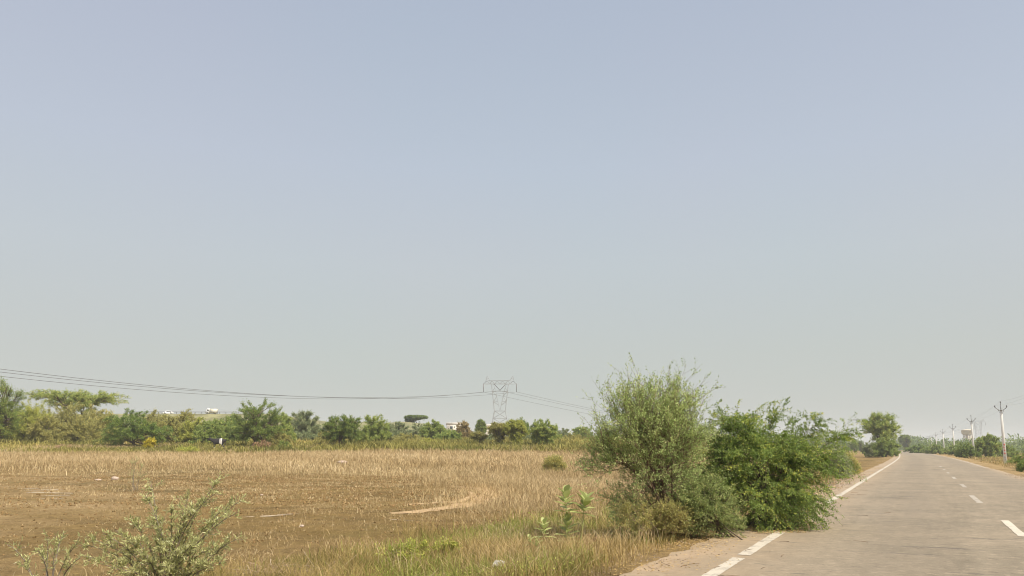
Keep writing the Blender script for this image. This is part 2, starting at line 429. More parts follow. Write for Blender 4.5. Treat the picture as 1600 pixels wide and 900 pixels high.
# paler trampled soil: toward the left, round the bend of a wheel track, along the road verges
ang = X / np.maximum(Y, 1)
s_ = road_s(X, Y)
pale = 0.95 * sst(-0.44, -0.60, ang + 0.05 * wnoise(X, Y, 2, 9)) * sst(60, 40, Y) * sst(14, 20, Y + 3 * wnoise(X, Y, 2, 6, 2))
pale = np.maximum(pale, 0.55 * sst(8.0, 5.5, s_) * (s_ > 0)); pale = np.maximum(pale, 1.3 * sst(7.0, 4.6, -s_) * (s_ < 0))
pale = np.maximum(pale, 0.5 * sst(45, 70, Y) * sst(8, 14, s_))
pale = np.maximum(pale, 0.45 * sst(17, 12, Y) * sst(7, 9, s_))
pale = np.clip(pale * (0.75 + 0.35 * wnoise(X, Y, 1, 5, 4)), 0, 1)
idx = np.arange(X.size).reshape(X.shape)
f = np.stack([idx[:-1, :-1], idx[:-1, 1:], idx[1:, 1:], idx[1:, :-1]], -1).reshape(-1, 4)
ground = build("ground", [(np.stack([X, Y, Z], -1).reshape(-1, 3), f, pale.ravel())], M['ground'], smooth=True); kind(ground, 'structure')

ry = spaced([(-60, 4, 30), (4, 40, 180), (40, 120, 160), (120, 420, 150)])
def strip(s_list, ys, z, jit=0.0, seed=3, zfun=None):
    """ribbon along the road between offsets s_list (left positive)"""
    rng = np.random.default_rng(seed)
    rows = []
    sl = SL - 2 * KC * np.clip(ys - 70, 0, 330)
    th = np.arctan(sl); nx, ny = -np.cos(th), np.sin(th)
    for i, s in enumerate(s_list):
        ss = np.full(len(ys), float(s))
        if jit and i in (0, len(s_list) - 1):
            ss = ss + jit * (wnoise(ys * 1.0, ys * 0.3 + i * 50, 1, 6) * 0.5 + rng.normal(0, 0.25, len(ys)))
        rows.append(np.stack([road_x(ys) + nx * ss, ys + ny * ss, np.full(len(ys), z), ss, ys / np.cos(th)], -1))
    A = np.stack(rows, 1)
    n, m = A.shape[:2]
    idx = np.arange(n * m).reshape(n, m)
    f = np.stack([idx[:-1, :-1], idx[1:, :-1], idx[1:, 1:], idx[:-1, 1:]], -1).reshape(-1, 4)[:, ::-1]
    return A.reshape(-1, 5), f
A, f = strip([-3.35, -3.0, -2, -1, 0, 1, 2, 3, 4, 4.5, 4.85], ry, 0.0, 0.15)
# gentle camber
A[:, 2] = 0.045 - 0.012 * np.abs(A[:, 3])
road = build("road", [(A[:, :3], f, 0.5)], M['road'], smooth=True); kind(road, 'structure')
uvl = road.data.uv_layers.new(name="UVMap")
li = np.zeros(len(road.data.loops), np.int32); road.data.loops.foreach_get("vertex_index", li)
uvl.data.foreach_set("uv", A[li][:, 3:5].astype(np.float32).ravel())
def roadz(s): return 0.045 - 0.012 * np.abs(s)

def paint(name, segs, width, wear):
    ps = []
    for s, y0, y1 in segs:
        n = max(4, int((y1 - y0) / (0.10 if y0 < 60 else .5)))
        B, g = strip([s - width / 2, s, s + width / 2], np.linspace(y0, y1, n), 0, 0.014, 8)
        B[:, 2] = roadz(B[:, 3]) + 0.005
        ps.append((B[:, :3], g, wear))
    return build(name, ps, M['paint'], road)
# the left edge line, with a bare break near the camera and a stretch scrubbed out under the overhanging bush
paint("edge_line", [(3.94, -2.0, 9.22), (3.94, 9.5, 12.75), (3.94, 19.9, 60), (3.94, 60, 260)], 0.19, 0.75)
paint("edge_line", [(-3.02, 60, 110)], 0.12, 1.0)
dash = [(0.0, 13.3, 16.2, 0.45), (0.09, 21.2, 24.6, 1.3), (0.0, 29.4, 32.0, 1.5), (0.0, 37.3, 39.9, 1.3), (0.0, 45, 47, 1.4), (0.0, 52, 54.2, 1.5), (0.0, 60, 62.6, 1.5), (0, 6.0, 8.2, 0.6)]
for s, a, b, wr in dash:
    paint("centre_dash", [(s, a, b)], 0.15, wr)

# ------------------------------------------------------------------ vegetation generator
def envelope_points(rng, ells, n, power=0.45):
    vol = np.array([e[3] * e[4] * e[5] for e in ells]); k = rng.choice(len(ells), n, p=vol / vol.sum())
    E = np.array(ells)[k]
    d = norm(rng.normal(size=(n, 3))); r = rng.uniform(0, 1, n) ** power
    return E[:, :3] + d * r[:, None] * E[:, 3:6], E[:, :3]

def plant(name, label, cat, base, ells, mats, seed, stems=1, trunk_r=0.1, fork=0.25, n_limb=8, n_branch=60, n_twig=900, twig_len=0.6, per_twig=9,
          leaf=(0.16, 0.06), droop=0.0, up=0.25, twig_r=0.0, spread=0.15, tint_bias=0.0, group=None, leaf_jit=0.12, twig_from=0.25, flat=0.0, planar=0.8, sub=0, dry=0.0):
    """trunk + limbs + branches towards points of a crown envelope (ellipsoids relative to base), leafy twigs off the branches"""
    rng = np.random.default_rng(seed)
    base = np.asarray(base, float)
    top = max(e[2] + e[5] for e in ells)
    C0 = np.average([e[:3] for e in ells], axis=0, weights=[e[3] * e[4] * e[5] for e in ells])
    root = thing(name, label, cat, base, 0, group)
    # stems
    sb = np.zeros((stems, 3)); sb[:, :2] = rng.normal(0, spread, (stems, 2)) * (stems > 1); sb[:, 2] = -0.08
    st, _ = envelope_points(rng, ells, stems, 1.0)
    stop = C0 * 0.5 + st * 0.5; stop[:, 2] = top * fork * rng.uniform(0.8, 1.2, stems)
    stop[:, :2] = C0[:2] * fork + (stop[:, :2] - C0[:2]) * 0.5
    smid = sb * 0.5 + stop * 0.5 + rng.normal(0, 0.06 * top * fork, (stems, 3)); 
    sc = np.stack([sb, smid, stop], 1)
    # limbs
    lt, _ = envelope_points(rng, ells, n_limb, 0.6)
    lt[:, 2] = np.maximum(lt[:, 2], top * 0.08)
    which = rng.integers(0, stems, n_limb)
    tt = rng.uniform(0.7, 1.0, (n_limb, 1))
    l0 = bez(sc[which], tt)[:, 0]
    lmid = l0 * 0.5 + lt * 0.5; lmid[:, 2] += 0.12 * top + droop * 0.1 * top; lmid += rng.normal(0, 0.04 * top, lmid.shape)
    lc = np.stack([l0, lmid, lt], 1)
    # branches: each to an envelope point from the nearest limb sample nearer to the middle
    bt, bc = envelope_points(rng, ells, n_branch, 0.38)
    bt[:, 2] = np.maximum(bt[:, 2], top * 0.04)
    ls = bez(lc, np.linspace(0.15, 1, 7)).reshape(-1, 3)
    allp = np.concatenate([ls, bez(sc, np.linspace(0.6, 1, 3)).reshape(-1, 3)])
    tgt = C0 * 0.3 + bt * 0.7; tgt[:, 2] -= 0.08 * top
    dd = np.linalg.norm(tgt[:, None] - allp[None], axis=2)
    b0 = allp[np.argmin(dd, 1)]
    bm_ = b0 * 0.5 + bt * 0.5 + rng.normal(0, 0.03 * top, bt.shape); bm_[:, 2] += (0.05 + droop * 0.08) * top
    bcv = np.stack([b0, bm_, bt], 1)
    # twigs
    k = rng.integers(0, n_branch, n_twig)
    t = rng.uniform(twig_from, 1.0, (n_twig, 1)) ** 0.8
    t0 = bez(bcv[k], t)[:, 0]; bd = norm(bezd(bcv[k], t)[:, 0])
    outw = norm(t0 - C0 + np.array([0, 0, 0.3 * top]))
    d = norm(bd * 0.7 + outw * 0.5 + norm(rng.normal(size=(n_twig, 3))) * np.array([0.8, 0.8, planar]) + np.array([0, 0, up]))
    L = twig_len * rng.uniform(0.35, 1.25, (n_twig, 1))
    t1 = t0 + d * L * 0.5; t2 = t0 + d * L + np.array([0, 0, -1.0]) * droop * L * rng.uniform(0.2, 1.0, (n_twig, 1)) + rng.normal(0, 0.08, (n_twig, 3)) * L
    tc = np.stack([t0, t1, t2], 1)
    tw_t = rng.uniform(0, 1, n_twig) * 0.5
    if sub:   # second order twiglets for the near bushes
        k2 = np.repeat(np.arange(n_twig), sub); tq = rng.uniform(0.25, 0.98, (len(k2), 1))
        q0 = bez(tc[k2], tq)[:, 0]; qd = norm(bezd(tc[k2], tq)[:, 0])
        q = norm(qd * 0.8 + norm(rng.normal(size=(len(k2), 3))) * np.array([0.75, 0.75, 0.9 * planar]) + np.array([0, 0, up * 0.5]))
        ql = L[k2] * rng.uniform(0.15, 0.45, (len(k2), 1))
        c2 = np.stack([q0, q0 + q * ql * 0.5, q0 + q * ql + np.array([0, 0, -0.5]) * droop * ql], 1)
        leafcv = np.concatenate([tc, c2]); leaftint = np.concatenate([tw_t, tw_t[k2]])
    else:
        leafcv, leaftint, c2 = tc, tw_t, None
    wood = [tubes(bez(sc, np.linspace(0, 1, 5)), np.linspace(1.15, 0.8, 5)[None] * trunk_r * np.ones((stems, 1)), 7),
            tubes(bez(lc, np.linspace(0, 1, 6)), np.linspace(0.7, 0.25, 6)[None] * trunk_r * np.ones((n_limb, 1)), 5),
            tubes(bez(bcv, np.linspace(0, 1, 5)), np.linspace(0.28, 0.08, 5)[None] * trunk_r * np.ones((n_branch, 1)), 4)]
    if twig_r:
        wood.append(tubes(bez(tc, np.linspace(0, 1, 5)), np.linspace(1, 0.4, 5)[None] * twig_r * np.ones((n_twig, 1)), 3))
        if c2 is not None: wood.append(tubes(bez(c2, np.linspace(0, 1, 3)), np.linspace(0.7, 0.3, 3)[None] * twig_r * np.ones((len(c2), 1)), 3))
    build("trunk", wood, mats[1], root, smooth=True)
    nl = len(leafcv)
    if dry:   # a share of twigs that carry no leaves any more: the old wood inside the crown
        rr = np.linalg.norm((leafcv[:, 2] - C0) / np.array([max(e[3] for e in ells), max(e[4] for e in ells), top * 0.55]), axis=1)
        keep = rng.uniform(0, 1, nl) > dry * np.clip(1.25 - rr, 0, 1)
        leafcv, leaftint = leafcv[keep], leaftint[keep]; nl = len(leafcv)
    pt = rng.uniform(0.12, 1.03, (nl, per_twig))
    P = bez(leafcv, pt); D = norm(bezd(leafcv, pt))
    P = P.reshape(-1, 3); D = D.reshape(-1, 3)
    n = len(P)
    P = P + rng.normal(0, leaf_jit * twig_len * 0.5, (n, 3))
    D = norm(D * 0.6 + rng.normal(size=(n, 3)) * 0.75 + np.array([0, 0, 0.15 - droop * 0.4]))
    ti = np.clip(np.repeat(leaftint, per_twig) * 1.3 + rng.normal(0.14 + tint_bias, 0.22, n), 0, 1)
    kp = P[:, 2] > 0.02
    P, D, ti = P[kp], D[kp], ti[kp]
    parts = [leaves(P, D, leaf[0], leaf[1], rng, ti, flat=flat)]
    build("crown", parts, mats[0], root)
    return root

# ------------------------------------------------------------------ the two big bushes by the road
def gbase(px, Y, z=None):
    x = (px - 800) / FH * Y
    return np.array([x, Y, gz(x, Y) if z is None else z])
def pxw(n, Y): return n / FH * Y

b = gbase(1040, 14.3)
H_ = pxw(1, 14.3)
def E3(cx, cy, rx, ry, Y, dz=0.0, depth=None, base_y=None, pxc=None):
    """envelope ellipsoid from photograph measures at distance Y (metres relative to the base)"""
    s = Y / FH
    return ((cx - pxc) * s, dz, (base_y - cy) * s, rx * s, (depth if depth else rx) * s, ry * s)
by = 845; pc = 1040
def e1(cx, cy, rx, ry, depth=None, dz=0.0): return E3(cx, cy, rx, ry, 14.3, base_y=by, pxc=pc, depth=depth, dz=dz)
ac = [e1(1005, 700, 68, 72), e1(1028, 662, 50, 48), e1(1058, 715, 46, 80), e1(1025, 780, 56, 56, 44), e1(966, 664, 32, 28), e1(955, 735, 26, 26), e1(1055, 795, 48, 45, 44), e1(1068, 655, 28, 34), e1(1010, 805, 45, 36, 40)]
plant("thorn_bush", "tall grey-green thorn bush with a brown twiggy middle, tallest plant beside the road edge", "bush", b, ac, (M['acacia'], M['bark_red']), 11,
      stems=6, trunk_r=0.026, fork=0.3, n_limb=30, n_branch=220, n_twig=2000, twig_len=0.62, per_twig=9, leaf=(0.036, 0.015), up=0.5, twig_r=0.003, spread=0.16, sub=5, leaf_jit=0.035, dry=0.5)
b = gbase(1195, 15.6)
by = 832; pc = 1195; Yp = 15.6
def e2(cx, cy, rx, ry, depth=None, dz=0.0): return E3(cx, cy, rx, ry, Yp, base_y=by, pxc=pc, depth=depth, dz=dz)
pr = [e2(1175, 745, 72, 54), e2(1228, 735, 52, 44), e2(1150, 785, 68, 44), e2(1208, 788, 54, 36, 55, -.15), e2(1272, 690, 40, 16), e2(1270, 735, 26, 24), e2(1160, 682, 44, 20), e2(1210, 668, 24, 8), e2(1120, 735, 32, 50), e2(1224, 797, 28, 24, 36, -.2), e2(1185, 798, 62, 28, 55, -.4)]
plant("mesquite_bush", "broad deep green feathery bush sprawling over the road's painted edge line", "bush", b, pr, (M['prosopis'], M['bark']), 12,
      stems=7, trunk_r=0.026, fork=0.22, n_limb=26, n_branch=110, n_twig=1150, twig_len=0.74, per_twig=15, leaf=(0.05, 0.016), droop=0.6, up=0.05, twig_r=0.0028, spread=0.3, sub=7, leaf_jit=0.02, flat=0.45, planar=0.3)
# feathery grey-green seedling bush at their foot, nearest the asphalt
b = gbase(1122, 13.7)
plant("feathery_shrub", "soft blue-green feathery shrub at the foot of the thorn bush, touching the asphalt", "shrub", b,
      [(0, 0, 0.32, 0.36, 0.3, 0.30), (-0.45, 0.1, 0.42, 0.4, 0.3, 0.36), (-0.25, 0, 0.7, 0.4, 0.3, 0.3)], (M['feather'], M['bark']), 13,
      stems=7, trunk_r=0.012, n_limb=16, n_branch=60, n_twig=520, twig_len=0.32, per_twig=12, leaf=(0.032, 0.010), up=0.3, droop=0.15, twig_r=0.0022, spread=0.2, sub=3, leaf_jit=0.04)
b = gbase(1000, 13.6)
plant("weedy_shrub", "low olive and straw-coloured weedy shrub on the left foot of the thorn bush", "shrub", b,
      [(0, 0, 0.35, 0.36, 0.3, 0.34), (0.45, 0, 0.3, 0.36, 0.3, 0.28)], (M['olive'], M['twig']), 14,
      stems=8, trunk_r=0.008, n_limb=16, n_branch=70, n_twig=420, twig_len=0.3, per_twig=8, leaf=(0.034, 0.011), up=0.5, twig_r=0.0022, spread=0.25, sub=3, leaf_jit=0.04)

# ------------------------------------------------------------------ trees and bushes across the field
# (kind, px centre, px top, px width, distance, material, shape, label)
def far_plant(name, label, cat, px, top, wid, Y, mat, shape, seed, bias=0.0, dens=1.0, wood='bark', group=None, z=None):
    b = gbase(px, Y, z)
    htop = CAM_H + (HOR - top) / FH * Y
    h = 0.97 * max(0.4, htop - b[2]); wdt = wid / FH * Y
    r = wdt / 2
    rng = np.random.default_rng(seed)
    if shape == 'round':
        ells = [(0, 0, h * 0.60, r * 0.8, r * 0.75, h * 0.36), (-r * .35, 0, h * 0.42, r * .62, r * .6, h * .30), (r * .35, .1, h * 0.45, r * .62, r * .6, h * .30), (r * .05, 0, h * .27, r * .7, r * .6, h * .28)]
        kw = dict(stems=3, trunk_r=0.022 * h, fork=0.22, spread=0.12 * r)
    elif shape == 'dome':
        ells = [(0, 0, h * .58, r * .88, r * .85, h * .38), (-r * .4, 0, h * .42, r * .6, r * .6, h * .3), (r * .4, 0, h * .44, r * .6, r * .6, h * .3), (0, -.1, h * .3, r * .8, r * .7, h * .26)]
        kw = dict(stems=3, trunk_r=0.02 * h, fork=0.2, spread=0.12 * r); dens *= 1.6
    elif shape == 'bush':
        ells = [(rng.normal(0, .1) * r, 0, h * .5, r * .85, r * .8, h * .5), (-r * .5, 0, h * .3, r * .6, r * .6, h * .34), (r * .5, 0, h * .3, r * .6, r * .6, h * .36), (0, -.2 * r, h * .22, r * .9, r * .7, h * .26)]
        kw = dict(stems=5, trunk_r=0.015 * h, fork=0.15, spread=0.25 * r)
    elif shape == 'sprawl':
        ells = [(-r * .1, 0, h * .55, r * .6, r * .7, h * .42), (-r * .5, 0, h * .3, r * .5, r * .6, h * .3), (r * .5, 0, h * .28, r * .5, r * .6, h * .28), (r * .15, 0, h * .36, r * .6, r * .6, h * .34)]
        kw = dict(stems=5, trunk_r=0.015 * h, fork=0.15, spread=0.25 * r, droop=0.6, flat=0.3)
    elif shape == 'umbrella':
        ells = [(0, 0, h * .90, r * .97, r * .8, h * .11), (-r * .15, 0, h * .82, r * .8, r * .7, h * .10), (r * .25, 0, h * .82, r * .7, r * .6, h * .10), (0, 0, h * .70, r * .5, r * .5, h * .14)]
        kw = dict(stems=3, trunk_r=0.02 * h, fork=0.4, spread=0.1 * r, droop=0.25, flat=0.45, planar=.2); dens *= 2.2
    elif shape == 'tree':
        ells = [(0, 0, h * .74, r * .72, r * .7, h * .25), (-r * .48, 0, h * .66, r * .5, r * .5, h * .2), (r * .45, 0, h * .60, r * .55, r * .5, h * .2), (0.05 * r, 0, h * .42, r * .5, r * .5, h * .2), (0.1 * r, 0, h * .22, r * .4, r * .4, h * .16)]
        kw = dict(stems=1, trunk_r=0.028 * h, fork=0.35)
    area = wdt * h
    psz = Y / 739.0                       # metres per rendered pixel
    lf = max(0.07, 0.95 * psz)
    nl = dens * 16 * area / (lf * lf * 0.32)
    nt_ = int(np.clip(nl / 8, 220, 5200))
    return plant(name, label, cat, b, ells, (M[mat], M[wood]), seed, n_limb=12, n_branch=int(np.clip(nt_ / 14, 40, 190)), n_twig=nt_, twig_len=max((0.095 if shape not in ('umbrella', 'dome') else .08) * h, 0.32), per_twig=8,
                 leaf=(lf * 1.25, lf * 0.42), up=0.35, leaf_jit=0.22, tint_bias=bias, group=group, **kw)

G1 = "trees and bushes along the far side of the field"
far = [
 ("tall_bush", "tall dark green bushy tree cut off by the photo's left border", "tree", -8, 580, 80, 96, 'dark', 'dome', 0.12),
 ("pale_bush", "yellow-green bush right beside the tall tree at the left border", "bush", 46, 617, 66, 101, 'yellow', 'bush', 0.0),
 ("umbrella_tree", "wide flat-topped green tree spreading above the bushes under the power lines", "tree", 117, 609, 158, 122, 'mid', 'umbrella', 0.18),
 ("twiggy_bush", "olive bush with many bare brown twigs below the flat-topped tree", "bush", 96, 622, 100, 104, 'olive', 'bush', 0.0),
 ("twiggy_bush", "pale olive bush under the right half of the flat-topped tree", "bush", 146, 630, 66, 110, 'olive', 'bush', 0.12),
 ("mesquite_bush", "low wide dark green bush behind the small yellow-flowered plant", "bush", 210, 634, 128, 97, 'prosopis', 'sprawl', -0.12),
 ("olive_bush", "olive bush peeking out behind the low wide dark green bush", "bush", 240, 637, 54, 118, 'olive', 'bush', -0.05),
 ("olive_bush", "yellowish olive bush just left of the white truck", "bush", 286, 638, 50, 112, 'olive', 'bush', 0.05),
 ("green_bush", "small fresh green bush right below the white truck", "bush", 329, 654, 50, 104, 'mid', 'bush', 0.05),
 ("green_bush", "dull green bush filling the gap behind the cow", "bush", 352, 645, 46, 118, 'mid', 'bush', -0.1),
 ("round_tree", "big rounded dark green tree, tallest in the field's middle left", "tree", 402, 617, 92, 95, 'dark', 'dome', 0.0),
 ("green_bush", "yellow-tinged green bush on the right shoulder of the big rounded tree", "bush", 438, 643, 44, 104, 'mid', 'bush', 0.08),
 ("grey_tree", "grey-green tree between the big rounded tree and the low dark one", "tree", 472, 640, 60, 128, 'grey', 'round', 0.0),
 ("grey_bush", "low grey-green bush on the left of the low dark tree", "bush", 503, 660, 34, 132, 'grey', 'bush', 0.0),
 ("low_tree", "low dome of dark green foliage standing on the field edge", "tree", 536, 641, 70, 99, 'dark', 'dome', 0.0),
 ("light_bush", "light green bush grown into the right side of the low dark dome", "bush", 582, 645, 52, 104, 'mid', 'bush', 0.1),
 ("grey_bush", "grey-green bush in front of the pale mound", "bush", 622, 659, 60, 150, 'grey', 'bush', 0.0),
 ("grey_bush", "dusty grey-green bush left of the flat-topped tree near the pylon", "bush", 656, 662, 52, 138, 'grey', 'bush', 0.06),
 ("flat_tree", "bright green flat-topped tree in front of the far dark grove", "tree", 678, 652, 60, 128, 'mid', 'sprawl', 0.05),
 ("brown_bush", "brownish half dry bush standing left of the pylon", "bush", 726, 657, 30, 130, 'brown', 'bush', 0.0),
 ("small_tree", "small dark green round tree just left of the pylon's legs", "tree", 751, 656, 19, 160, 'dark', 'tree', 0.0),
 ("small_tree", "small olive tree with a dark trunk below the small round tree", "tree", 747, 674, 28, 106, 'olive', 'tree', -0.1),
 ("thorn_tree", "olive thorn tree in front of the pylon's legs", "tree", 779, 659, 38, 105, 'olive', 'tree', 0.0),
 ("thorn_tree", "yellow-green thorn tree with brown dead wood at its base, right of the pylon", "tree", 806, 655, 42, 103, 'yellow', 'tree', -0.05),
 ("green_bush", "darker green tree top showing behind the yellow-green thorn tree", "tree", 816, 651, 26, 142, 'dark', 'round', 0.0),
 ("bright_tree", "bright green tree with a black shaded foot, last big one before the thorn bush", "tree", 850, 652, 52, 100, 'mid', 'dome', 0.1),
 ("far_bush", "bluish green bush right of the bright green tree", "bush", 881, 669, 26, 160, 'grey', 'bush', 0.0),
 ("far_bush", "far bluish green tree seen through the left twigs of the thorn bush", "tree", 910, 665, 40, 172, 'mid', 'round', -0.1),
 ("far_bush", "dull green bush half hidden behind the left side of the thorn bush", "bush", 948, 668, 44, 165, 'grey', 'bush', 0.0),
 # right hand side, along the road
 ("roadside_tree", "leaning roadside tree with an open top-heavy crown where the road bends", "tree", 1378, 644, 66, 138, 'mid', 'tree', 0.1),
 ("roadside_bush", "green bush wrapped round the foot of the leaning roadside tree", "bush", 1384, 682, 44, 134, 'mid', 'bush', -0.1),
 ("roadside_bush", "greyish bush just left of the leaning roadside tree's foot", "bush", 1362, 689, 32, 144, 'grey', 'bush', 0.0),
 ("far_tree", "small dark far tree left one of two between the mesquite and the leaning tree", "tree", 1335, 686, 14, 260, 'dark', 'round', 0.0),
 ("far_tree", "small pale far tree right one of two between the mesquite and the leaning tree", "tree", 1345, 688, 13, 262, 'grey', 'round', 0.0),
 ("dusty_shrub", "dusty grey shrub peeping out behind the right end of the mesquite bush", "shrub", 1308, 700, 30, 40, 'grey', 'bush', 0.1),
 ("hazy_tree", "hazy umbrella-shaped tree far down the road by the last poles", "tree", 1415, 679, 22, 350, 'dark', 'tree', 0.0),
 ("hedge_bush", "dark green bush beside the far road, below the short far poles", "bush", 1434, 694, 38, 210, 'prosopis', 'bush', -0.1),
 ("hedge_bush", "dark bush on the verge between the fifth pole and the fourth", "bush", 1462, 695, 40, 190, 'mid', 'bush', -0.1),
 ("hedge_bush", "low bush on the verge right beside the third pole's foot", "bush", 1498, 696, 34, 170, 'mid', 'bush', -0.1),
 ("verge_bush", "dark green round bush at the second pole's foot", "bush", 1511, 692, 36, 128, 'dark', 'bush', 0.0),
 ("verge_tree", "olive tree between the second pole and the nearest one, below the far tank", "tree", 1544, 677, 50, 140, 'mid', 'round', 0.0),
 ("verge_bush", "dull green bush behind the nearest pole", "bush", 1572, 692, 34, 150, 'mid', 'bush', -0.05),
 ("edge_bush", "dark feathery bush at the photo's right border throwing a shadow on the asphalt", "bush", 1628, 684, 96, 55, 'prosopis', 'sprawl', -0.05),
]
for i, (nm, lb, ct, px, tp, wd, Yd, mt, sh, bi) in enumerate(far):
    far_plant(nm, lb, ct, px, tp, wd, Yd, mt, sh, 100 + i, bi, wood='bark_grey' if mt in ('olive', 'brown', 'grey') else 'bark', group=G1 if px < 1000 else "trees and bushes along the road")
for i, (px, tp, wd, Yd, mt, lb) in enumerate([
    (295, 698, 34, 84, 'yellow', "small bright green bush alone in the dry grass in front of the cow"),
    (670, 686, 46, 104, 'yellow', "low bright green mound of leaves on the field edge left of the pylon"),
    (445, 690, 20, 92, 'dark', "tiny dark green shrub just right of the dead brown heap"),
    (868, 712, 36, 50, 'olive', "thin olive weed bush in the dry grass left of the thorn bush"),
    (1325, 706, 26, 46, 'olive', "low olive weeds on the verge past the mesquite bush")]):
    far_plant("small_shrub", lb, "shrub", px, tp, wd, Yd, mt, 'bush', 300 + i, 0.12)
far_plant("flowering_shrub", "small plant covered in yellow flowers in front of the low wide bush", "plant", 232, 684, 18, 91, 'bloom', 'bush', 320, 0.2, 0.7)
far_plant("dead_shrub", "heap of dead reddish brown twigs at the foot of the big rounded tree", "shrub", 412, 688, 34, 92, 'dead', 'bush', 321, 0.0, 0.6, 'bark_red')

# ------------------------------------------------------------------ far woods (read as one mass) and the undergrowth belt
def clumps(rng, n, xs, ys, hh, ww, per, lsz, zf=ground_z):
    P = []; T = []
    for _ in range(n):
        y = rng.uniform(*ys); x = rng.uniform(*xs) * y; h = rng.uniform(*hh); wv = rng.uniform(*ww)
        d = norm(rng.normal(size=(per, 3))); d[:, 2] = np.abs(d[:, 2]) * 1.0
        r = rng.uniform(0, 1, (per, 1)) ** 0.4
        p = d * r * np.array([wv, wv, h]) * (0.8 + 0.2 * np.sin(d[:, :1] * 7 + d[:, 1:2] * 9 + _)); p += [x, y, 0]
        P.append(p); T.append(np.clip(rng.normal(rng.uniform(0.15, .5), .16, per), 0, 1))
    P = np.concatenate(P); T = np.concatenate(T)
    P[:, 2] += zf(P[:, 0], P[:, 1])
    return leaves(P, norm(rng.normal(size=P.shape) + [0, 0, .4]), lsz, lsz * .45, rng, T)
rng = np.random.default_rng(71)
o = build("far_woods", [clumps(rng, 150, (-1.0, .42), (180, 330), (3, 6.5), (3, 7), 420, .75), clumps(rng, 150, (-1.1, .45), (330, 700), (4, 8), (6, 12), 260, 1.6)], M['grey']); kind(o, 'stuff')
def beyond(x, y): return ground_z(x, y)
def right_clumps(n, ys, hh, ww, per, l, s0, s1):
    P = []; T = []
    for _ in range(n):
        y = rng.uniform(*ys); x = float(road_x(y)) + rng.uniform(s0, s1); h = rng.uniform(*hh); wv = rng.uniform(*ww)
        d = norm(rng.normal(size=(per, 3))); d[:, 2] = np.abs(d[:, 2]); r = rng.uniform(0, 1, (per, 1)) ** 0.4
        p = d * r * np.array([wv, wv, h]) + [x, y, 0]; P.append(p); T.append(np.clip(rng.normal(rng.uniform(0.1, .4), .15, per), 0, 1))
    P = np.concatenate(P); T = np.concatenate(T); P[:, 2] += ground_z(P[:, 0], P[:, 1])
    return leaves(P, norm(rng.normal(size=P.shape) + [0, 0, .4]), l, l * .45, rng, T)
o = build("roadside_woods", [right_clumps(60, (230, 480), (2.5, 5.5), (3, 6), 380, .8, 14, 70), right_clumps(170, (420, 950), (5, 10), (8, 16), 300, 2.0, 10, 330), right_clumps(60, (300, 800), (3, 7), (6, 12), 260, 1.6, -220, -16)], M['dark']); kind(o, 'stuff')

# belt of weeds between the dry grass and the bushes
def scatter(rng, n, xr, yr, dens):
    """points uniform in (angle, 1/y-ish) world fan, thinned by dens"""
    y = rng.uniform(*yr, n); a = rng.uniform(*xr, n); x = a * y
    k = rng.uniform(0, 1, n) < dens(x, y) * (y / yr[1])
    return x[k], y[k]
def blades(rng, x, y, h, wd, lean, tint, bend=0.35):
    n = len(x); z = ground_z(x, y)
    a = rng.uniform(0, 6.283, n); ln = np.abs(rng.normal(0, lean, n))
    d = np.stack([np.cos(a) * ln, np.sin(a) * ln, np.ones(n)], 1); d = norm(d)
    hh = h * rng.uniform(0.5, 1.25, n)
    b = rng.uniform(0, 6.283, n); s = np.stack([np.cos(b), np.sin(b), np.zeros(n)], 1) * (wd * rng.uniform(.6, 1.4, n))[:, None] * .5
    p0 = np.stack([x, y, z - 0.01], 1); p1 = p0 + d * (hh * .55)[:, None]
    d2 = norm(d + np.stack([np.cos(a), np.sin(a), -0.4 * np.ones(n)], 1) * (bend * rng.uniform(0, 1.6, n))[:, None])
    p2 = p1 + d2 * (hh * .5)[:, None]
    v = np.stack([p0 - s, p0 + s, p1 + s * .8, p1 - s * .8, p2], 1).reshape(-1, 3)
    i = np.arange(n)[:, None] * 5
    return (v, i + np.array([0, 1, 2, 3]), np.repeat(tint, 5)), (v[:0], i[:0], 0)
def blade_parts(rng, x, y, h, wd, lean, tint, bend=.35):
    n = len(x); (v, q, t), _ = blades(rng, x, y, h, wd, lean, tint, bend)
    i = np.arange(n)[:, None] * 5
    tri = i + np.array([3, 2, 4])
    # quads and tips share the vertices: emit the tip as its own vertices
    tv = v.reshape(n, 5, 3)[:, [3, 2, 4]].reshape(-1, 3)
    return [(v.reshape(n, 5, 3)[:, :4].reshape(-1, 3), np.arange(n * 4).reshape(n, 4), t.reshape(n, 5)[:, :4].ravel()), (tv, np.arange(n * 3).reshape(n, 3), t.reshape(n, 5)[:, :3].ravel())]

rng = np.random.default_rng(72)
def belt(x, y):
    edge = 89 + 5 * wnoise(x, y, 9, 40, 3) * .5 - 8 * sst(-.1, -.6, x / y)
    return sst(edge - 3, edge + 4, y) * (0.35 + 0.65 * sst(-.6, .8, wnoise(x, y, 2, 9, 7))) * sst(8, 20, road_s(x, y))
x, y = scatter(rng, 240000, (-.85, .3), (78, 135), belt)
ht = 0.80 + 0.36 * wnoise(x, y, 4, 14, 1)
tn = np.clip(0.4 + .25 * wnoise(x, y, 2, 14, 9) + rng.normal(0, .15, len(x)), 0, 1)
o = build("undergrowth", blade_parts(rng, x, y, np.clip(ht, .25, 1.8), .14, .5, tn, .7), M['weed']); kind(o, 'stuff')

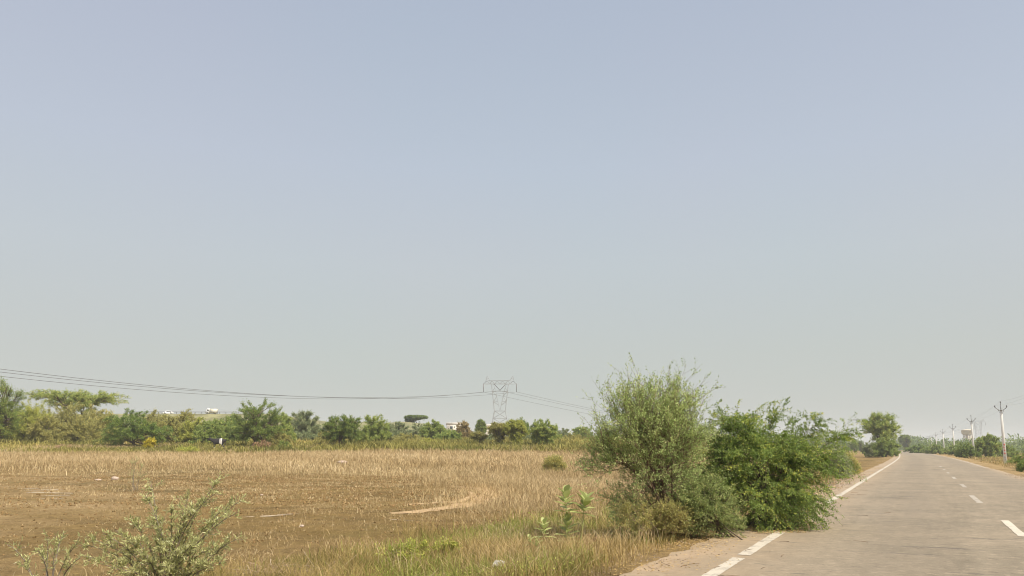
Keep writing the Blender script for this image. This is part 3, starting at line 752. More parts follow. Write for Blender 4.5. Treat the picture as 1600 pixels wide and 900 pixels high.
# dry grass of the field
rng = np.random.default_rng(73)
def dry_d(x, y):
    a = x / y
    n1 = wnoise(x, y, 1, 5, 2); n2 = wnoise(x, y, 6, 22, 5)
    bandf = sst(46, 60, y + 3 * n2) * (1 - 0.9 * belt(x, y))
    rightf = sst(-.20, .0, a + .03 * n2) * sst(16, 24, y)
    bare = 0.05 + 0.42 * sst(.3, 1.2, n1) * sst(-.6, .8, n2) + 0.12 * sst(.2, 1.0, n2)
    bare = bare * (0.25 + .75 * sst(-.62, -.45, a))
    d = np.maximum(np.maximum(bandf, rightf), bare)
    # the turning tracks stay thin
    return np.clip(d, 0, 1) * (0.55 + .45 * sst(-.8, .6, wnoise(x, y, 1, 3, 11))) * sst(6.0, 8.0, road_s(x, y))
xs, ys, hs, ws = [], [], [], []
for yr, n, wd in (((10, 24), 60000, .010), ((24, 48), 120000, .018), ((48, 108), 260000, .045)):
    x, y = scatter(rng, n, (-.85, .34), yr, dry_d)
    xs.append(x); ys.append(y); ws.append(np.full(len(x), wd))
x = np.concatenate(xs); y = np.concatenate(ys); wd = np.concatenate(ws)
hh = np.where(y > 44, .50, np.where(x / y > -.12, .36, .20)) * (1 + .22 * wnoise(x, y, 2, 9, 6))
tn = np.clip(.45 + .18 * wnoise(x, y, 4, 22, 8) + rng.normal(0, .2, len(x)), 0, 1)
P0 = blade_parts(rng, x, y, np.clip(hh, .08, .9), wd, .62, tn, .8)
o = build("dry_grass", P0, M['dry_grass']); kind(o, 'stuff')
# short stubble all over the bare field, and lumps of soil
rng = np.random.default_rng(74)
def stub_d(x, y): return (0.12 + 0.88 * sst(-.5, .9, wnoise(x, y, 1, 6, 21))) * (1 - .8 * sst(-.45, -.58, x / y)) * sst(5.6, 7.0, road_s(x, y))
x1, y1 = scatter(rng, 170000, (-.85, .34), (9, 26), stub_d); x2, y2 = scatter(rng, 260000, (-.85, .34), (26, 62), stub_d)
x = np.concatenate([x1, x2]); y = np.concatenate([y1, y2]); wd = np.concatenate([np.full(len(x1), .012), np.full(len(x2), .028)])
o = build("stubble", blade_parts(rng, x, y, np.where(y > 26, .11, .075), wd, 1.0, np.clip(.4 + rng.normal(0, .3, len(x)), 0, 1), .8), M['dry_grass']); kind(o, 'stuff')

# verge grass: green and yellow near the asphalt, thinning along the road on both sides
rng = np.random.default_rng(75)
def verge_d(x, y):
    s = road_s(x, y)
    near = sst(5.0, 5.9, s) * (1 - sst(9.0, 11.5, s + 1.2 * wnoise(x, y, 1, 4, 3))) * (1 - sst(40, 60, y))
    near = near * (.3 + .7 * sst(-.6, .5, wnoise(x, y, 1, 3, 5)))
    right = sst(5.0, 6.4, -s) * (1 - sst(11, 16, -s)) * (.15 + .85 * sst(-.3, .8, wnoise(x, y, 2, 9, 6)))
    return np.clip(near + right, 0, 1)
parts = []
for yr, n, wd, hh in (((8.5, 17), 190000, .0085, .36), ((17, 45), 120000, .018, .34), ((45, 150), 120000, .05, .42)):
    x, y = scatter(rng, n, (-.5, .95), yr, verge_d)
    g = wnoise(x, y, 1, 4, 31)
    tn = np.clip(.52 + .33 * g + rng.normal(0, .2, len(x)), 0, 1)
    parts += blade_parts(rng, x, y, np.clip(hh * (1 + .3 * wnoise(x, y, 1, 3, 12)), .08, .7), wd, .5, tn, .6)
o = build("verge_grass", parts, M['verge']); kind(o, 'stuff')
def tang_d(x, y):
    s = road_s(x, y); return sst(5.2, 6.2, s) * (1 - sst(8.5, 10.5, s)) * sst(-.1, .8, wnoise(x, y, 1, 4, 51)) * (1 - sst(22, 30, y))
x, y = scatter(rng, 90000, (-.45, .35), (8.8, 30), tang_d)
o = build("tangled_grass", blade_parts(rng, x, y, np.full(len(x), .50), .0075, .75, np.clip(.55 + rng.normal(0, .25, len(x)), 0, 1), 1.1), M['dry_grass']); kind(o, 'stuff')
# fresher green tufts and dark tangled stems in patches of the near verge
M['green_grass'] = leaf_mat("green_grass_blade", (0.17, 0.20, 0.04), (0.36, 0.38, 0.09), (0.5, 0.45, 0.14), .35, .7, .15, k=1.1)
def green_d(x, y):
    s = road_s(x, y); return sst(5.4, 6.0, s) * (1 - sst(9.5, 11, s)) * sst(-.5, .5, wnoise(x, y, 1, 3, 61) + .4 * sst(12.5, 10.5, y)) * (1 - sst(20, 34, y))
x, y = scatter(rng, 260000, (-.45, .35), (8.8, 34), green_d)
o = build("green_grass", blade_parts(rng, x, y, np.full(len(x), .34), .012, .75, np.clip(.4 + rng.normal(0, .25, len(x)), 0, 1), .9), M['green_grass']); kind(o, 'stuff')
M['dark_stem'] = leaf_mat("dark_dead_stem", (0.10, 0.06, 0.035), (0.27, 0.165, 0.085), None, 0.05, .9, .1, k=1.0)
def stem_d(x, y):
    s = road_s(x, y); return sst(5.3, 6.0, s) * (1 - sst(9.5, 12, s)) * sst(.2, .9, wnoise(x, y, 1, 3, 71)) * (1 - sst(22, 34, y))
x, y = scatter(rng, 60000, (-.5, .4), (8.8, 34), stem_d)
o = build("dead_stems", blade_parts(rng, x, y, np.full(len(x), .3), .009, .9, np.clip(.5 + rng.normal(0, .3, len(x)), 0, 1), 1.0), M['dark_stem']); kind(o, 'stuff')
# low leafy weeds mixed in it
def weed_d(x, y): return verge_d(x, y) * sst(-.1, .9, wnoise(x, y, 1, 4, 41))
parts = []
for yr, n, l in (((8.5, 17), 130000, .036), ((17, 45), 50000, .07), ((45, 150), 50000, .16)):
    x, y = scatter(rng, n, (-.5, .95), yr, weed_d)
    P = np.stack([x, y, ground_z(x, y) + rng.uniform(.02, .28, len(x)) * (1 + .5 * (l > .1))], 1)
    parts.append(leaves(P, rng.normal(size=P.shape) + [0, 0, .6], l, l * .42, rng, np.clip(rng.normal(.35, .2, len(x)), 0, 1)))
o = build("leafy_weeds", parts, M['yellow']); o['kind'] = 'stuff'
# straw and dead leaflets lying along the edge of the asphalt and under the bushes
rng = np.random.default_rng(76)
def straw_d(x, y):
    s = road_s(x, y)
    return sst(3.9, 5.0, s + .45 * wnoise(x, y, 1, 3, 2)) * (1 - sst(6.3, 7.6, s)) * (.35 + .65 * sst(-.5, .5, wnoise(x, y, 1, 2, 8)))
parts = []
for yr, n, l in (((8.5, 20), 90000, .045), ((20, 60), 60000, .10)):
    x, y = scatter(rng, n, (-.1, .6), yr, straw_d)
    s = road_s(x, y); zz = np.where(s < 5.0, roadz(s), ground_z(x, y)) + rng.uniform(.004, .035, len(x))
    P = np.stack([x, y, zz], 1); D = rng.normal(size=P.shape) * [1, 1, .12]
    parts.append(leaves(P, D, l, l * .16, rng, np.clip(rng.normal(.45, .25, len(x)), 0, 1), flat=.7))
# under the mesquite, on the asphalt itself
n = 5000; x = rng.uniform(4.6, 6.4, n); y = rng.uniform(14.2, 17.5, n); s = road_s(x, y); k = (s < 5) & (s > 3.5); x, y, s = x[k], y[k], s[k]
P = np.stack([x, y, roadz(s) + rng.uniform(.006, .02, len(x))], 1)
parts.append(leaves(P, rng.normal(size=P.shape) * [1, 1, .1], .05, .008, rng, np.clip(rng.normal(.4, .25, len(x)), 0, 1), flat=.7))
o = build("fallen_straw", parts, M['litter']); kind(o, 'stuff')

# ------------------------------------------------------------------ broad-leaved milkweed plants on the verge
def broad_leaf_shoot(rng, p0, p1, n_pair, l0, l1):
    """opposite pairs of broad cupped leaves up a shoot; returns (leaf part, )"""
    V = []; Fc = []; T = []
    d = norm((p1 - p0)[None])[0]
    a = norm(np.cross(d, [0.3, 1, 0.1])[None])[0]; b = np.cross(d, a)
    for i in range(n_pair):
        t = i / max(1, n_pair - 1); c = p0 + (p1 - p0) * (t ** .9)
        ln = l0 + (l1 - l0) * t
        for sgn in (0, math.pi):
            th = sgn + .6 + i * math.pi / 2 + rng.normal(0, .2)
            o = a * math.cos(th) + b * math.sin(th)
            el = 0.12 + 0.85 * t + rng.normal(0, .12)
            ax = norm((o * math.cos(el) + d * math.sin(el))[None])[0]; sd = np.cross(ax, d); sd = sd / np.linalg.norm(sd); up = np.cross(sd, ax)
            L = ln * rng.uniform(.85, 1.15); wprof = [.10, .62, .95, .85, .42, .04]; us = [0, .18, .42, .68, .9, 1.0]
            base = len(V); tt = np.clip(rng.normal(.4, .2), 0, 1)
            for u, wp in zip(us, wprof):
                q = c + ax * L * u - up * 0 + (o * .10 * L - d * .05 * L) * u * u
                hw = .33 * L * wp
                for e, lift in ((-1, .3), (0, 0), (1, .3)):
                    V.append(q + sd * hw * e + up * hw * lift * abs(e)); T.append(tt)
            for r_ in range(len(us) - 1):
                for q_ in range(2):
                    k = base + r_ * 3 + q_; Fc.append((k, k + 1, k + 4, k + 3))
    return (np.array(V), np.array(Fc), np.array(T))
def milkweed(label, px, Yd, shoots, seed):
    rng = np.random.default_rng(seed); base = gbase(px, Yd); root = thing("milkweed_plant", label, "plant", base)
    for (sx, sy0, sy1, n, l0, l1) in shoots:
        t1 = at(sx, sy1, Yd) - base; t0 = at(sx + (px - sx) * .12, sy0, Yd) - base
        r0 = np.array([(sx - px) / FH * Yd * .3, 0, -.03])
        cv = np.stack([r0, r0 * .5 + t0 * .5 + [(t0[0]) * .3, 0, -.02], t0])[None]
        st = np.concatenate([bez(cv, np.linspace(0, 1, 6))[0], t1[None]])
        build("stem", [tubes(st[None], np.linspace(.011, .006, 7)[None], 6)], M['calo'], root, smooth=True)
        build("foliage", [broad_leaf_shoot(rng, t0, t1 - [0, 0, .05], n, l0, l1)], M['calo'], root, smooth=True)
milkweed("milkweed with broad pale leaves on three upright shoots, tallest plant left of the thorn bush", 887, 12.8,
         [(884, 800, 766, 8, .22, .17), (887, 848, 808, 8, .24, .16), (915, 803, 776, 7, .25, .20)], 41)
milkweed("smaller single-stemmed milkweed with broad leaves just left of the three-shoot one", 851, 12.7, [(850, 839, 814, 6, .18, .13)], 42)
milkweed("knee-high milkweed seedling at the left foot of the single-stemmed one", 838, 12.4, [(838, 857, 841, 5, .14, .10), (828, 851, 837, 4, .12, .09)], 43)

# ------------------------------------------------------------------ pale spiny shrubs in front
def spiny(label, px, Yd, tips, seed, base_y=None, twig=.17, nper=34, mat='spiny', low=None):
    rng = np.random.default_rng(seed); base = gbase(px, Yd); root = thing("spiny_shrub", label, "shrub", base)
    cs = []
    for (tx, ty, dy) in tips:
        t = at(tx, ty, Yd + dy) - base; b0 = np.array([rng.normal(0, .07), rng.normal(0, .07), -.05])
        m = b0 * .45 + t * .55; m[2] = t[2] * rng.uniform(.62, .85); m[:2] = b0[:2] + (t[:2] - b0[:2]) * .3
        cs.append([b0, m, t])
    cs = np.array(cs); n = len(cs)
    k = np.repeat(np.arange(n), nper); t = rng.uniform(.22, 1, (len(k), 1)) ** .75
    q0 = bez(cs[k], t)[:, 0]; qd = norm(bezd(cs[k], t)[:, 0])
    d = norm(qd * .55 + norm(rng.normal(size=q0.shape)) * .8 + [0, 0, .25]); L = twig * rng.uniform(.4, 1.3, (len(k), 1)) * (1.15 - .5 * t)
    tc = np.stack([q0, q0 + d * L * .5 + [0, 0, .01], q0 + d * L], 1)
    build("stems", [tubes(bez(cs, np.linspace(0, 1, 8)), np.linspace(.011, .003, 8)[None] * np.ones((n, 1)), 5), tubes(bez(tc, np.linspace(0, 1, 3)), np.full((len(k), 3), .0022), 3)], M['bark_grey'], root, smooth=True)
    al = np.concatenate([cs, cs, tc]); per = 11
    pt = rng.uniform(.1, 1, (len(al), per)); pt[:2 * n] = pt[:2 * n] * .6 + .4
    P = bez(al, pt).reshape(-1, 3); D = norm(bezd(al, pt)).reshape(-1, 3)
    D = norm(D * .5 + norm(rng.normal(size=P.shape)) * .8 + [0, 0, .35])
    build("leaves", [leaves(P, D, .055, .0115, rng, np.clip(rng.normal(.45, .25, len(P)), 0, 1))], M[mat], root)
spiny("large pale green spiny shrub with arching leafy stems at the photo's lower left", 275, 9.3,
      [(235, 752, .3), (228, 775, .1), (345, 748, 0), (338, 770, -.2), (376, 782, .1), (372, 800, -.2), (360, 790, .3), (180, 828, 0), (165, 835, -.2), (205, 812, .2), (310, 790, 0), (295, 775, .2), (268, 800, -.2),
       (325, 860, -.3), (300, 850, -.3), (250, 850, -.4), (225, 868, -.3), (355, 850, .1), (345, 880, -.2), (130, 850, .1), (155, 880, -.2), (185, 880, -.4), (290, 820, -.1), (240, 815, .1), (260, 885, -.4), (370, 842, 0), (128, 868, -.1), (145, 842, .1), (285, 868, -.3), (315, 885, -.4), (215, 845, -.1), (330, 822, .1)], 51, nper=25)
spiny("wispy low spiny shrub at the photo's bottom left corner", 95, 9.4, [(75, 838, 0), (100, 832, .2), (120, 850, 0), (60, 860, -.1), (85, 862, -.2), (32, 880, 0), (125, 872, -.2), (10, 850, .1)], 52, nper=7)
spiny("small sprig of pale leaves in the field above the large spiny shrub", 214, 34, [(206, 722, 0), (214, 716, 0), (222, 728, 0), (228, 738, 0), (203, 738, 0)], 53, nper=14, twig=.35)

# creeper-like bright weeds
for px, Yd, wdt, hh, sd, lb in ((628, 12.6, .42, .33, 61, "bright green leafy weed clump low in the verge grass, left of its smaller neighbour"), (697, 13.2, .2, .36, 62, "small bright green weed right of the bigger leafy weed clump"), (655, 13.4, .16, .28, 63, "thin bright green weed between the two leafy weed clumps")):
    plant("leafy_weed", lb, "weed", gbase(px, Yd), [(0, 0, hh * .55, wdt, wdt * .6, hh * .5), (wdt * .5, 0, hh * .6, wdt * .5, wdt * .4, hh * .45)], (M['yellow'], M['twig']), sd, stems=4, trunk_r=.006, n_limb=10, n_branch=30, n_twig=130, twig_len=.14, per_twig=7, leaf=(.045, .026), up=.3, spread=.1, leaf_jit=.15, tint_bias=-.1)
plant("red_weed", "small dry reddish weed in the grass between the milkweeds and the thorn bush", "weed", gbase(930, 12.4), [(0, 0, .16, .22, .15, .16)], (M['dead'], M['twig']), 64, stems=4, trunk_r=.005, n_limb=8, n_branch=20, n_twig=90, twig_len=.12, per_twig=6, leaf=(.03, .012), up=.4, spread=.08, leaf_jit=.1)

# heap of dry cut twigs
rng = np.random.default_rng(77)
def twig_heap(name, label, px, Yd, rx, ry, hh, n, lens, rad):
    base = gbase(px, Yd)
    c = rng.normal(0, .5, (n, 2)) * [rx, ry]; r2 = (c[:, 0] / rx) ** 2 + (c[:, 1] / ry) ** 2
    z = np.clip(hh * np.exp(-r2) * rng.uniform(0, 1, n), .01, None); a = rng.normal(0.2, .9, n); L = rng.uniform(*lens, n) * .5
    d = np.stack([np.cos(a) * L, np.sin(a) * L, rng.normal(0.05, .25, n) * L], 1); m = np.stack([c[:, 0], c[:, 1], z], 1)
    cv = np.stack([m - d, m + rng.normal(0, .12, (n, 3)) * L[:, None] + [0, 0, .03], m + d], 1)
    pts = bez(cv, np.linspace(0, 1, 6)); g = ground_z(pts[..., 0] + base[0], pts[..., 1] + base[1]) - base[2]
    pts[..., 2] = np.maximum(pts[..., 2], 0) + g + .005
    o = build(name, [tubes(pts, np.linspace(1, .35, 6)[None] * (rad * rng.uniform(.5, 1.4, n))[:, None], 4, np.clip(rng.normal(.5, .25, n), 0, 1))], M['twig'], smooth=True)
    o.location = [float(q) for q in base]; return tag(o, label, "brush heap")
twig_heap("brush_heap", "heap of dry tangled twigs on bare soil right of the large spiny shrub", 450, 11.1, 1.0, .75, .22, 520, (.25, .9), .0042)
twig_heap("dead_branch", "dark thin dead branches lying in front of the dry twig heap", 520, 10.6, .55, .1, .1, 12, (.5, 1.0), .010)['category'] = 'branch'

# ------------------------------------------------------------------ more bushes that close the hedge behind the field
fill = [
 (18, 640, 70, 112, 'olive', "olive bush in the shade at the foot of the tall tree at the left border"),
 (70, 648, 60, 99, 'olive', "tawny olive bush low in front of the umbrella tree's left half"),
 (122, 646, 70, 101, 'olive', "dry twiggy olive thicket low in front of the umbrella tree's middle"),
 (165, 640, 60, 118, 'mid', "green bush behind the left end of the low wide dark green bush"),
 (252, 646, 72, 105, 'olive', "tawny bush right of the low wide dark green bush"),
 (303, 649, 62, 106, 'yellow', "yellow-leaved bush low down left of the white truck"),
 (324, 655, 58, 100, 'mid', "green bush low in the weeds just above the cow"),
 (366, 655, 50, 104, 'mid', "green bush leaning into the left side of the big rounded tree"),
 (430, 665, 50, 102, 'olive', "olive bush filling the right foot of the big rounded tree"),
 (475, 672, 50, 112, 'grey', "low grey-green thicket under the grey-green tree"),
 (512, 672, 40, 106, 'olive', "olive thicket against the left side of the low dark dome"),
 (602, 662, 56, 118, 'grey', "grey-green thicket right of the low dark dome"),
 (640, 678, 60, 112, 'olive', "low olive thicket in front of the pale mound"),
 (700, 672, 46, 116, 'mid', "green thicket under the right side of the flat-topped tree"),
 (765, 678, 40, 118, 'grey', "grey-green thicket below the pylon's left leg"),
 (828, 676, 40, 122, 'grey', "grey-green thicket between the two big thorn trees"),
 (868, 676, 34, 128, 'mid', "green thicket behind the bright green tree's right side"),
 (896, 678, 40, 138, 'olive', "low olive thicket left of the thorn bush's outer twigs"),
]
for i, (px, tp, wd, Yd, mt, lb) in enumerate(fill):
    far_plant("thicket", lb, "bush", px, tp, wd, Yd, mt, 'bush', 400 + i, 0.0, wood='bark_grey', group=G1)

# ------------------------------------------------------------------ embankment with truck, car, guard rail; far houses
M['bank'] = plain("embankment_earth", (0.20, 0.185, 0.085), 0.95, 0.4, 0.2, dirt=(0.13, 0.14, 0.06), bump=0.3)
xs = np.linspace(-330, 6, 150); ys_ = np.array([205, 214, 223, 232, 239.5, 240.5, 247, 254, 255, 264, 275, 286])
prof = np.array([-.25, .18, .47, .76, .985, 1, 1.0, 1, .98, .7, .3, -.2])
crest = np.interp(xs, [-330, -78, -62, -36, -24, -12, 4], [12.4, 12.4, 10.2, 9.6, 8.3, 5.5, 2.5])
Xe, Ye = np.meshgrid(xs, ys_); Ze = 1.9 + (crest[None] - 1.9) * prof[:, None] + .15 * wnoise(Xe, Ye, 2, 14, 3) * (np.abs(prof[:, None] - 1) > .01) + .5 * wnoise(Xe, Ye * 0, 4, 22, 5) * (Xe > -62)
ix = np.arange(Xe.size).reshape(Xe.shape)
o = build("embankment", [(np.stack([Xe, Ye, Ze], -1).reshape(-1, 3), np.stack([ix[:-1, :-1], ix[:-1, 1:], ix[1:, 1:], ix[1:, :-1]], -1).reshape(-1, 4))], M['bank'], smooth=True); kind(o, 'structure')
CR = 12.4
M['galv'] = plain("weathered_steel", (0.30, 0.31, 0.31), 0.55, 0.15, 2, metal=0.3)
M['dark_steel'] = plain("dark_steel", (0.19, 0.19, 0.19), 0.6, 0.2, 3)
gr = thing("guard_rail", "long grey guard rail on the embankment crest beside the white truck", "guard rail", (-125, 240.9, CR))
build("rail", [box(21.5, 0, .62, 45, .08, .20, bev=.02)], M['dark_steel'], gr)
p0 = build("post", [box(0, .1, .35, .12, .14, .75, bev=.01)], M['dark_steel'], gr)
for k in range(1, 23):
    p = p0.copy(); COL.objects.link(p); p.parent = gr; p.location = (k * 2.0, 0, 0)

M['white_paint'] = plain("white_vehicle_paint", (0.78, 0.77, 0.74), 0.35, 0.04, 1)
M['cream'] = plain("cream_body_paint", (0.72, 0.66, 0.50), 0.5, 0.06, 1, dirt=(0.6, 0.52, 0.38))
M['glass'] = plain("dark_glass", (0.03, 0.035, 0.04), 0.1, 0.1, 1, spec=0.6)
M['rubber'] = plain("tyre_rubber", (0.03, 0.03, 0.03), 0.9, 0.1, 4)
def wheel(root, x, y, r, wdt):
    w_ = build("wheel", [lathe([(r * .55, -wdt / 2), (r * .9, -wdt / 2), (r, -wdt * .3), (r, wdt * .3), (r * .9, wdt / 2), (r * .55, wdt / 2)], 20)], M['rubber'], root, smooth=True)
    w_.location = (x, y, r); w_.rotation_euler = (R(90), 0, 0)
    build("rim", [lathe([(.001, -wdt * .3), (r * .5, -wdt * .42), (r * .56, -wdt * .42), (r * .56, wdt * .42), (r * .5, wdt * .42), (.001, wdt * .3)], 16)], M['galv'], w_)
tr = thing("truck", "small white truck with a cream cargo box on the distant embankment", "truck", ((327.5 - 800) / FH * 246, 246, CR))
build("cab", [prism([(-1.75, .35), (-1.78, .8), (-1.62, 1.15), (-1.25, 1.85), (-1.05, 1.98), (-.55, 1.95), (-.42, 1.6), (-.42, .35)], -.78, .78)], M['white_paint'], tr)
build("windshield", [(np.array([(-1.61, -.62, 1.2), (-1.61, .62, 1.2), (-1.28, .58, 1.80), (-1.28, -.58, 1.80)]) + [-.012, 0, 0], np.array([[0, 1, 2, 3]]))], M['glass'], tr)
build("side_window", [box(-.88, -.785, 1.42, .62, .02, .45, bev=.005)], M['glass'], tr)
build("cargo_box", [box(.72, 0, 1.16, 2.15, 1.6, 1.38, bev=.03)], M['cream'], tr)
build("chassis", [box(.3, 0, .40, 3.4, 1.2, .12, bev=.02)], M['dark_steel'], tr)
for wx in (-1.15, 1.05):
    for wy in (-.72, .72): wheel(tr, wx, wy, .29, .18)
cr = thing("car", "small white hatchback far left of the white truck on the embankment", "car", ((258.5 - 800) / FH * 249, 249, CR), R(50))
build("body", [prism([(-1.75, .3), (-1.78, .62), (-1.2, .82), (-.75, 1.28), (-.4, 1.36), (.9, 1.34), (1.4, 1.05), (1.68, .85), (1.72, .3)], -.74, .74)], M['white_paint'], cr)
for sy in (-1, 1):
    build("side_window", [prism([(-.98, .84), (-.66, 1.22), (.78, 1.24), (1.22, .92)], sy * .742, sy * .755)], M['glass'], cr)
for wx in (-1.1, 1.1):
    for wy in (-.68, .68): wheel(cr, wx, wy, .28, .17)

M['wall'] = plain("limewashed_wall", (0.62, 0.56, 0.48), 0.9, 0.1, 0.6, dirt=(0.45, 0.39, 0.32))
def house(label, px, Yd, wd, dp, z0, z1, nfl, ncol, rz):
    h = z1 - z0
    r = thing("house", label, "house", ((px - 800) / FH * Yd, Yd, z0), rz)
    build("wall", [box(0, 0, h / 2, wd, dp, h, bev=.05)], M['wall'], r)
    build("parapet", [box(0, -dp / 2 + .1, h + .4, wd + .3, .25, .8, bev=.03), box(0, dp / 2 - .1, h + .4, wd + .3, .25, .8, bev=.03), box(-wd / 2 + .1, 0, h + .4, .25, dp - .3, .8, bev=.03), box(wd / 2 - .1, 0, h + .4, .25, dp - .3, .8, bev=.03)], M['wall'], r)
    for i in range(nfl):
        for j in range(ncol):
            x = -wd / 2 + (j + .5) * wd / ncol; z = (i + .55) * h / nfl
            w_ = build("window", [box(x, -dp / 2 - .01, z, 1.1, .12, 1.3, bev=.02)], M['dark_steel'], r)
            build("pane", [box(x, -dp / 2 - .075, z, .9, .03, 1.1)], M['glass'], w_)
            build("sill", [box(x, -dp / 2 - .12, z - .72, 1.4, .3, .1, bev=.01)], M['wall'], w_)
house("pale three-storey house with a flat roof behind the flat-topped tree, left of the brownish bush", 712, 300, 7.5, 7, 2.2, 10.6, 3, 2, .1)
house("lower pale house partly hidden behind the small dark round tree by the pylon", 763, 310, 5.5, 6, 2.2, 10.2, 3, 2, -.15)
far_plant("far_grove_tree", "far hazy dark flat-topped grove tree on the mound left of the pylon", "tree", 650, 650, 42, 249, 'dark', 'umbrella', 500, -.2, 1.6, z=9.2)
far_plant("far_grove_tree", "dark hazy tree at the left end of the grove on the mound", "tree", 640, 651, 18, 251, 'dark', 'round', 501, -.2, 1.5, z=9.4)

# ------------------------------------------------------------------ cow
def make_cow(loc, rz):
    root = thing("cow", "black and white cow standing in tall weeds in front of the bushes", "cow", loc, rz)
    bm = bmesh.new()
    J = {}
    def v(n, co): J[n] = bm.verts.new(co)
    pts = dict(rump=(.72, 0, 1.18), hip=(.5, 0, 1.16), mid=(0, 0, 1.08), chest=(-.45, 0, 1.10), neck=(-.78, 0, 1.28), poll=(-1.02, 0, 1.42), muz=(-1.36, 0, 1.22),
               tail=(.84, 0, 1.05), tail2=(.86, 0, .6))
    rad = dict(rump=.2, hip=.30, mid=.36, chest=.31, neck=.17, poll=.13, muz=.08, tail=.035, tail2=.03)
    for s, y in (('a', .17), ('b', -.17)):
        pts.update({'fs' + s: (-.42, y, .92), 'fk' + s: (-.45, y, .48), 'ff' + s: (-.44, y, .03), 'hs' + s: (.5, y, .95), 'hk' + s: (.36, y * 1.05, .70), 'hh' + s: (.62, y, .46), 'hf' + s: (.56, y, .03), 'ear' + s: (-1.0, y * 1.3, 1.42), 'horn' + s: (-1.05, y * .6, 1.62)})
        rad.update({'fs' + s: .15, 'fk' + s: .075, 'ff' + s: .06, 'hs' + s: .18, 'hk' + s: .12, 'hh' + s: .07, 'hf' + s: .06, 'ear' + s: .04, 'horn' + s: .02})
    for n, c in pts.items(): v(n, c)
    E = [('rump', 'hip'), ('hip', 'mid'), ('mid', 'chest'), ('chest', 'neck'), ('neck', 'poll'), ('poll', 'muz'), ('rump', 'tail'), ('tail', 'tail2')]
    for s in 'ab': E += [('chest', 'fs' + s), ('fs' + s, 'fk' + s), ('fk' + s, 'ff' + s), ('hip', 'hs' + s), ('hs' + s, 'hk' + s), ('hk' + s, 'hh' + s), ('hh' + s, 'hf' + s), ('poll', 'ear' + s), ('poll', 'horn' + s)]
    for a, b_ in E: bm.edges.new((J[a], J[b_]))
    me = bpy.data.meshes.new("body"); names = list(pts); bm.verts.index_update(); bm.to_mesh(me); bm.free()
    o = bpy.data.objects.new("body", me); COL.objects.link(o); o.parent = root
    sk = o.modifiers.new("skin", 'SKIN'); o.modifiers.new("smooth", 'SUBSURF').levels = 2; o.modifiers["smooth"].render_levels = 2
    for i, n in enumerate(names):
        d = me.skin_vertices[0].data[i]; d.radius = (rad[n], rad[n]); d.use_root = (n == 'mid')
    m, nt, out = new_mat("cow_hide"); tc = N(nt, "ShaderNodeTexCoord"); n = noise(nt, tc.outputs["Object"], 1.7, 2, .5, .49, .51)
    sx = N(nt, "ShaderNodeSeparateXYZ"); nt.links.new(tc.outputs["Object"], sx.inputs[0])
    g = N(nt, "ShaderNodeMapRange"); g.inputs[1].default_value = .16; g.inputs[2].default_value = .18; nt.links.new(sx.outputs[0], g.inputs[0])
    g2 = N(nt, "ShaderNodeMapRange"); g2.inputs[1].default_value = .46; g2.inputs[2].default_value = .44; nt.links.new(sx.outputs[0], g2.inputs[0])
    mu = N(nt, "ShaderNodeMath", operation='MULTIPLY'); nt.links.new(g.outputs[0], mu.inputs[0]); nt.links.new(g2.outputs[0], mu.inputs[1])
    g3 = N(nt, "ShaderNodeMapRange"); g3.inputs[1].default_value = .42; g3.inputs[2].default_value = .40; nt.links.new(sx.outputs[2], g3.inputs[0])
    mxx = N(nt, "ShaderNodeMath", operation='MAXIMUM'); nt.links.new(mu.outputs[0], mxx.inputs[0]); nt.links.new(g3.outputs[0], mxx.inputs[1])
    c = mix_col(nt, mxx.outputs[0], (0.022, 0.018, 0.018), (0.62, 0.58, 0.52))
    p = N(nt, "ShaderNodeBsdfPrincipled"); p.inputs["Roughness"].default_value = .75; nt.links.new(c, p.inputs["Base Color"]); nt.links.new(p.outputs[0], out.inputs[0])
    me.materials.append(m)
    return root
q = gbase(341, 91)
make_cow(q + [0, 0, 0.02], R(8))

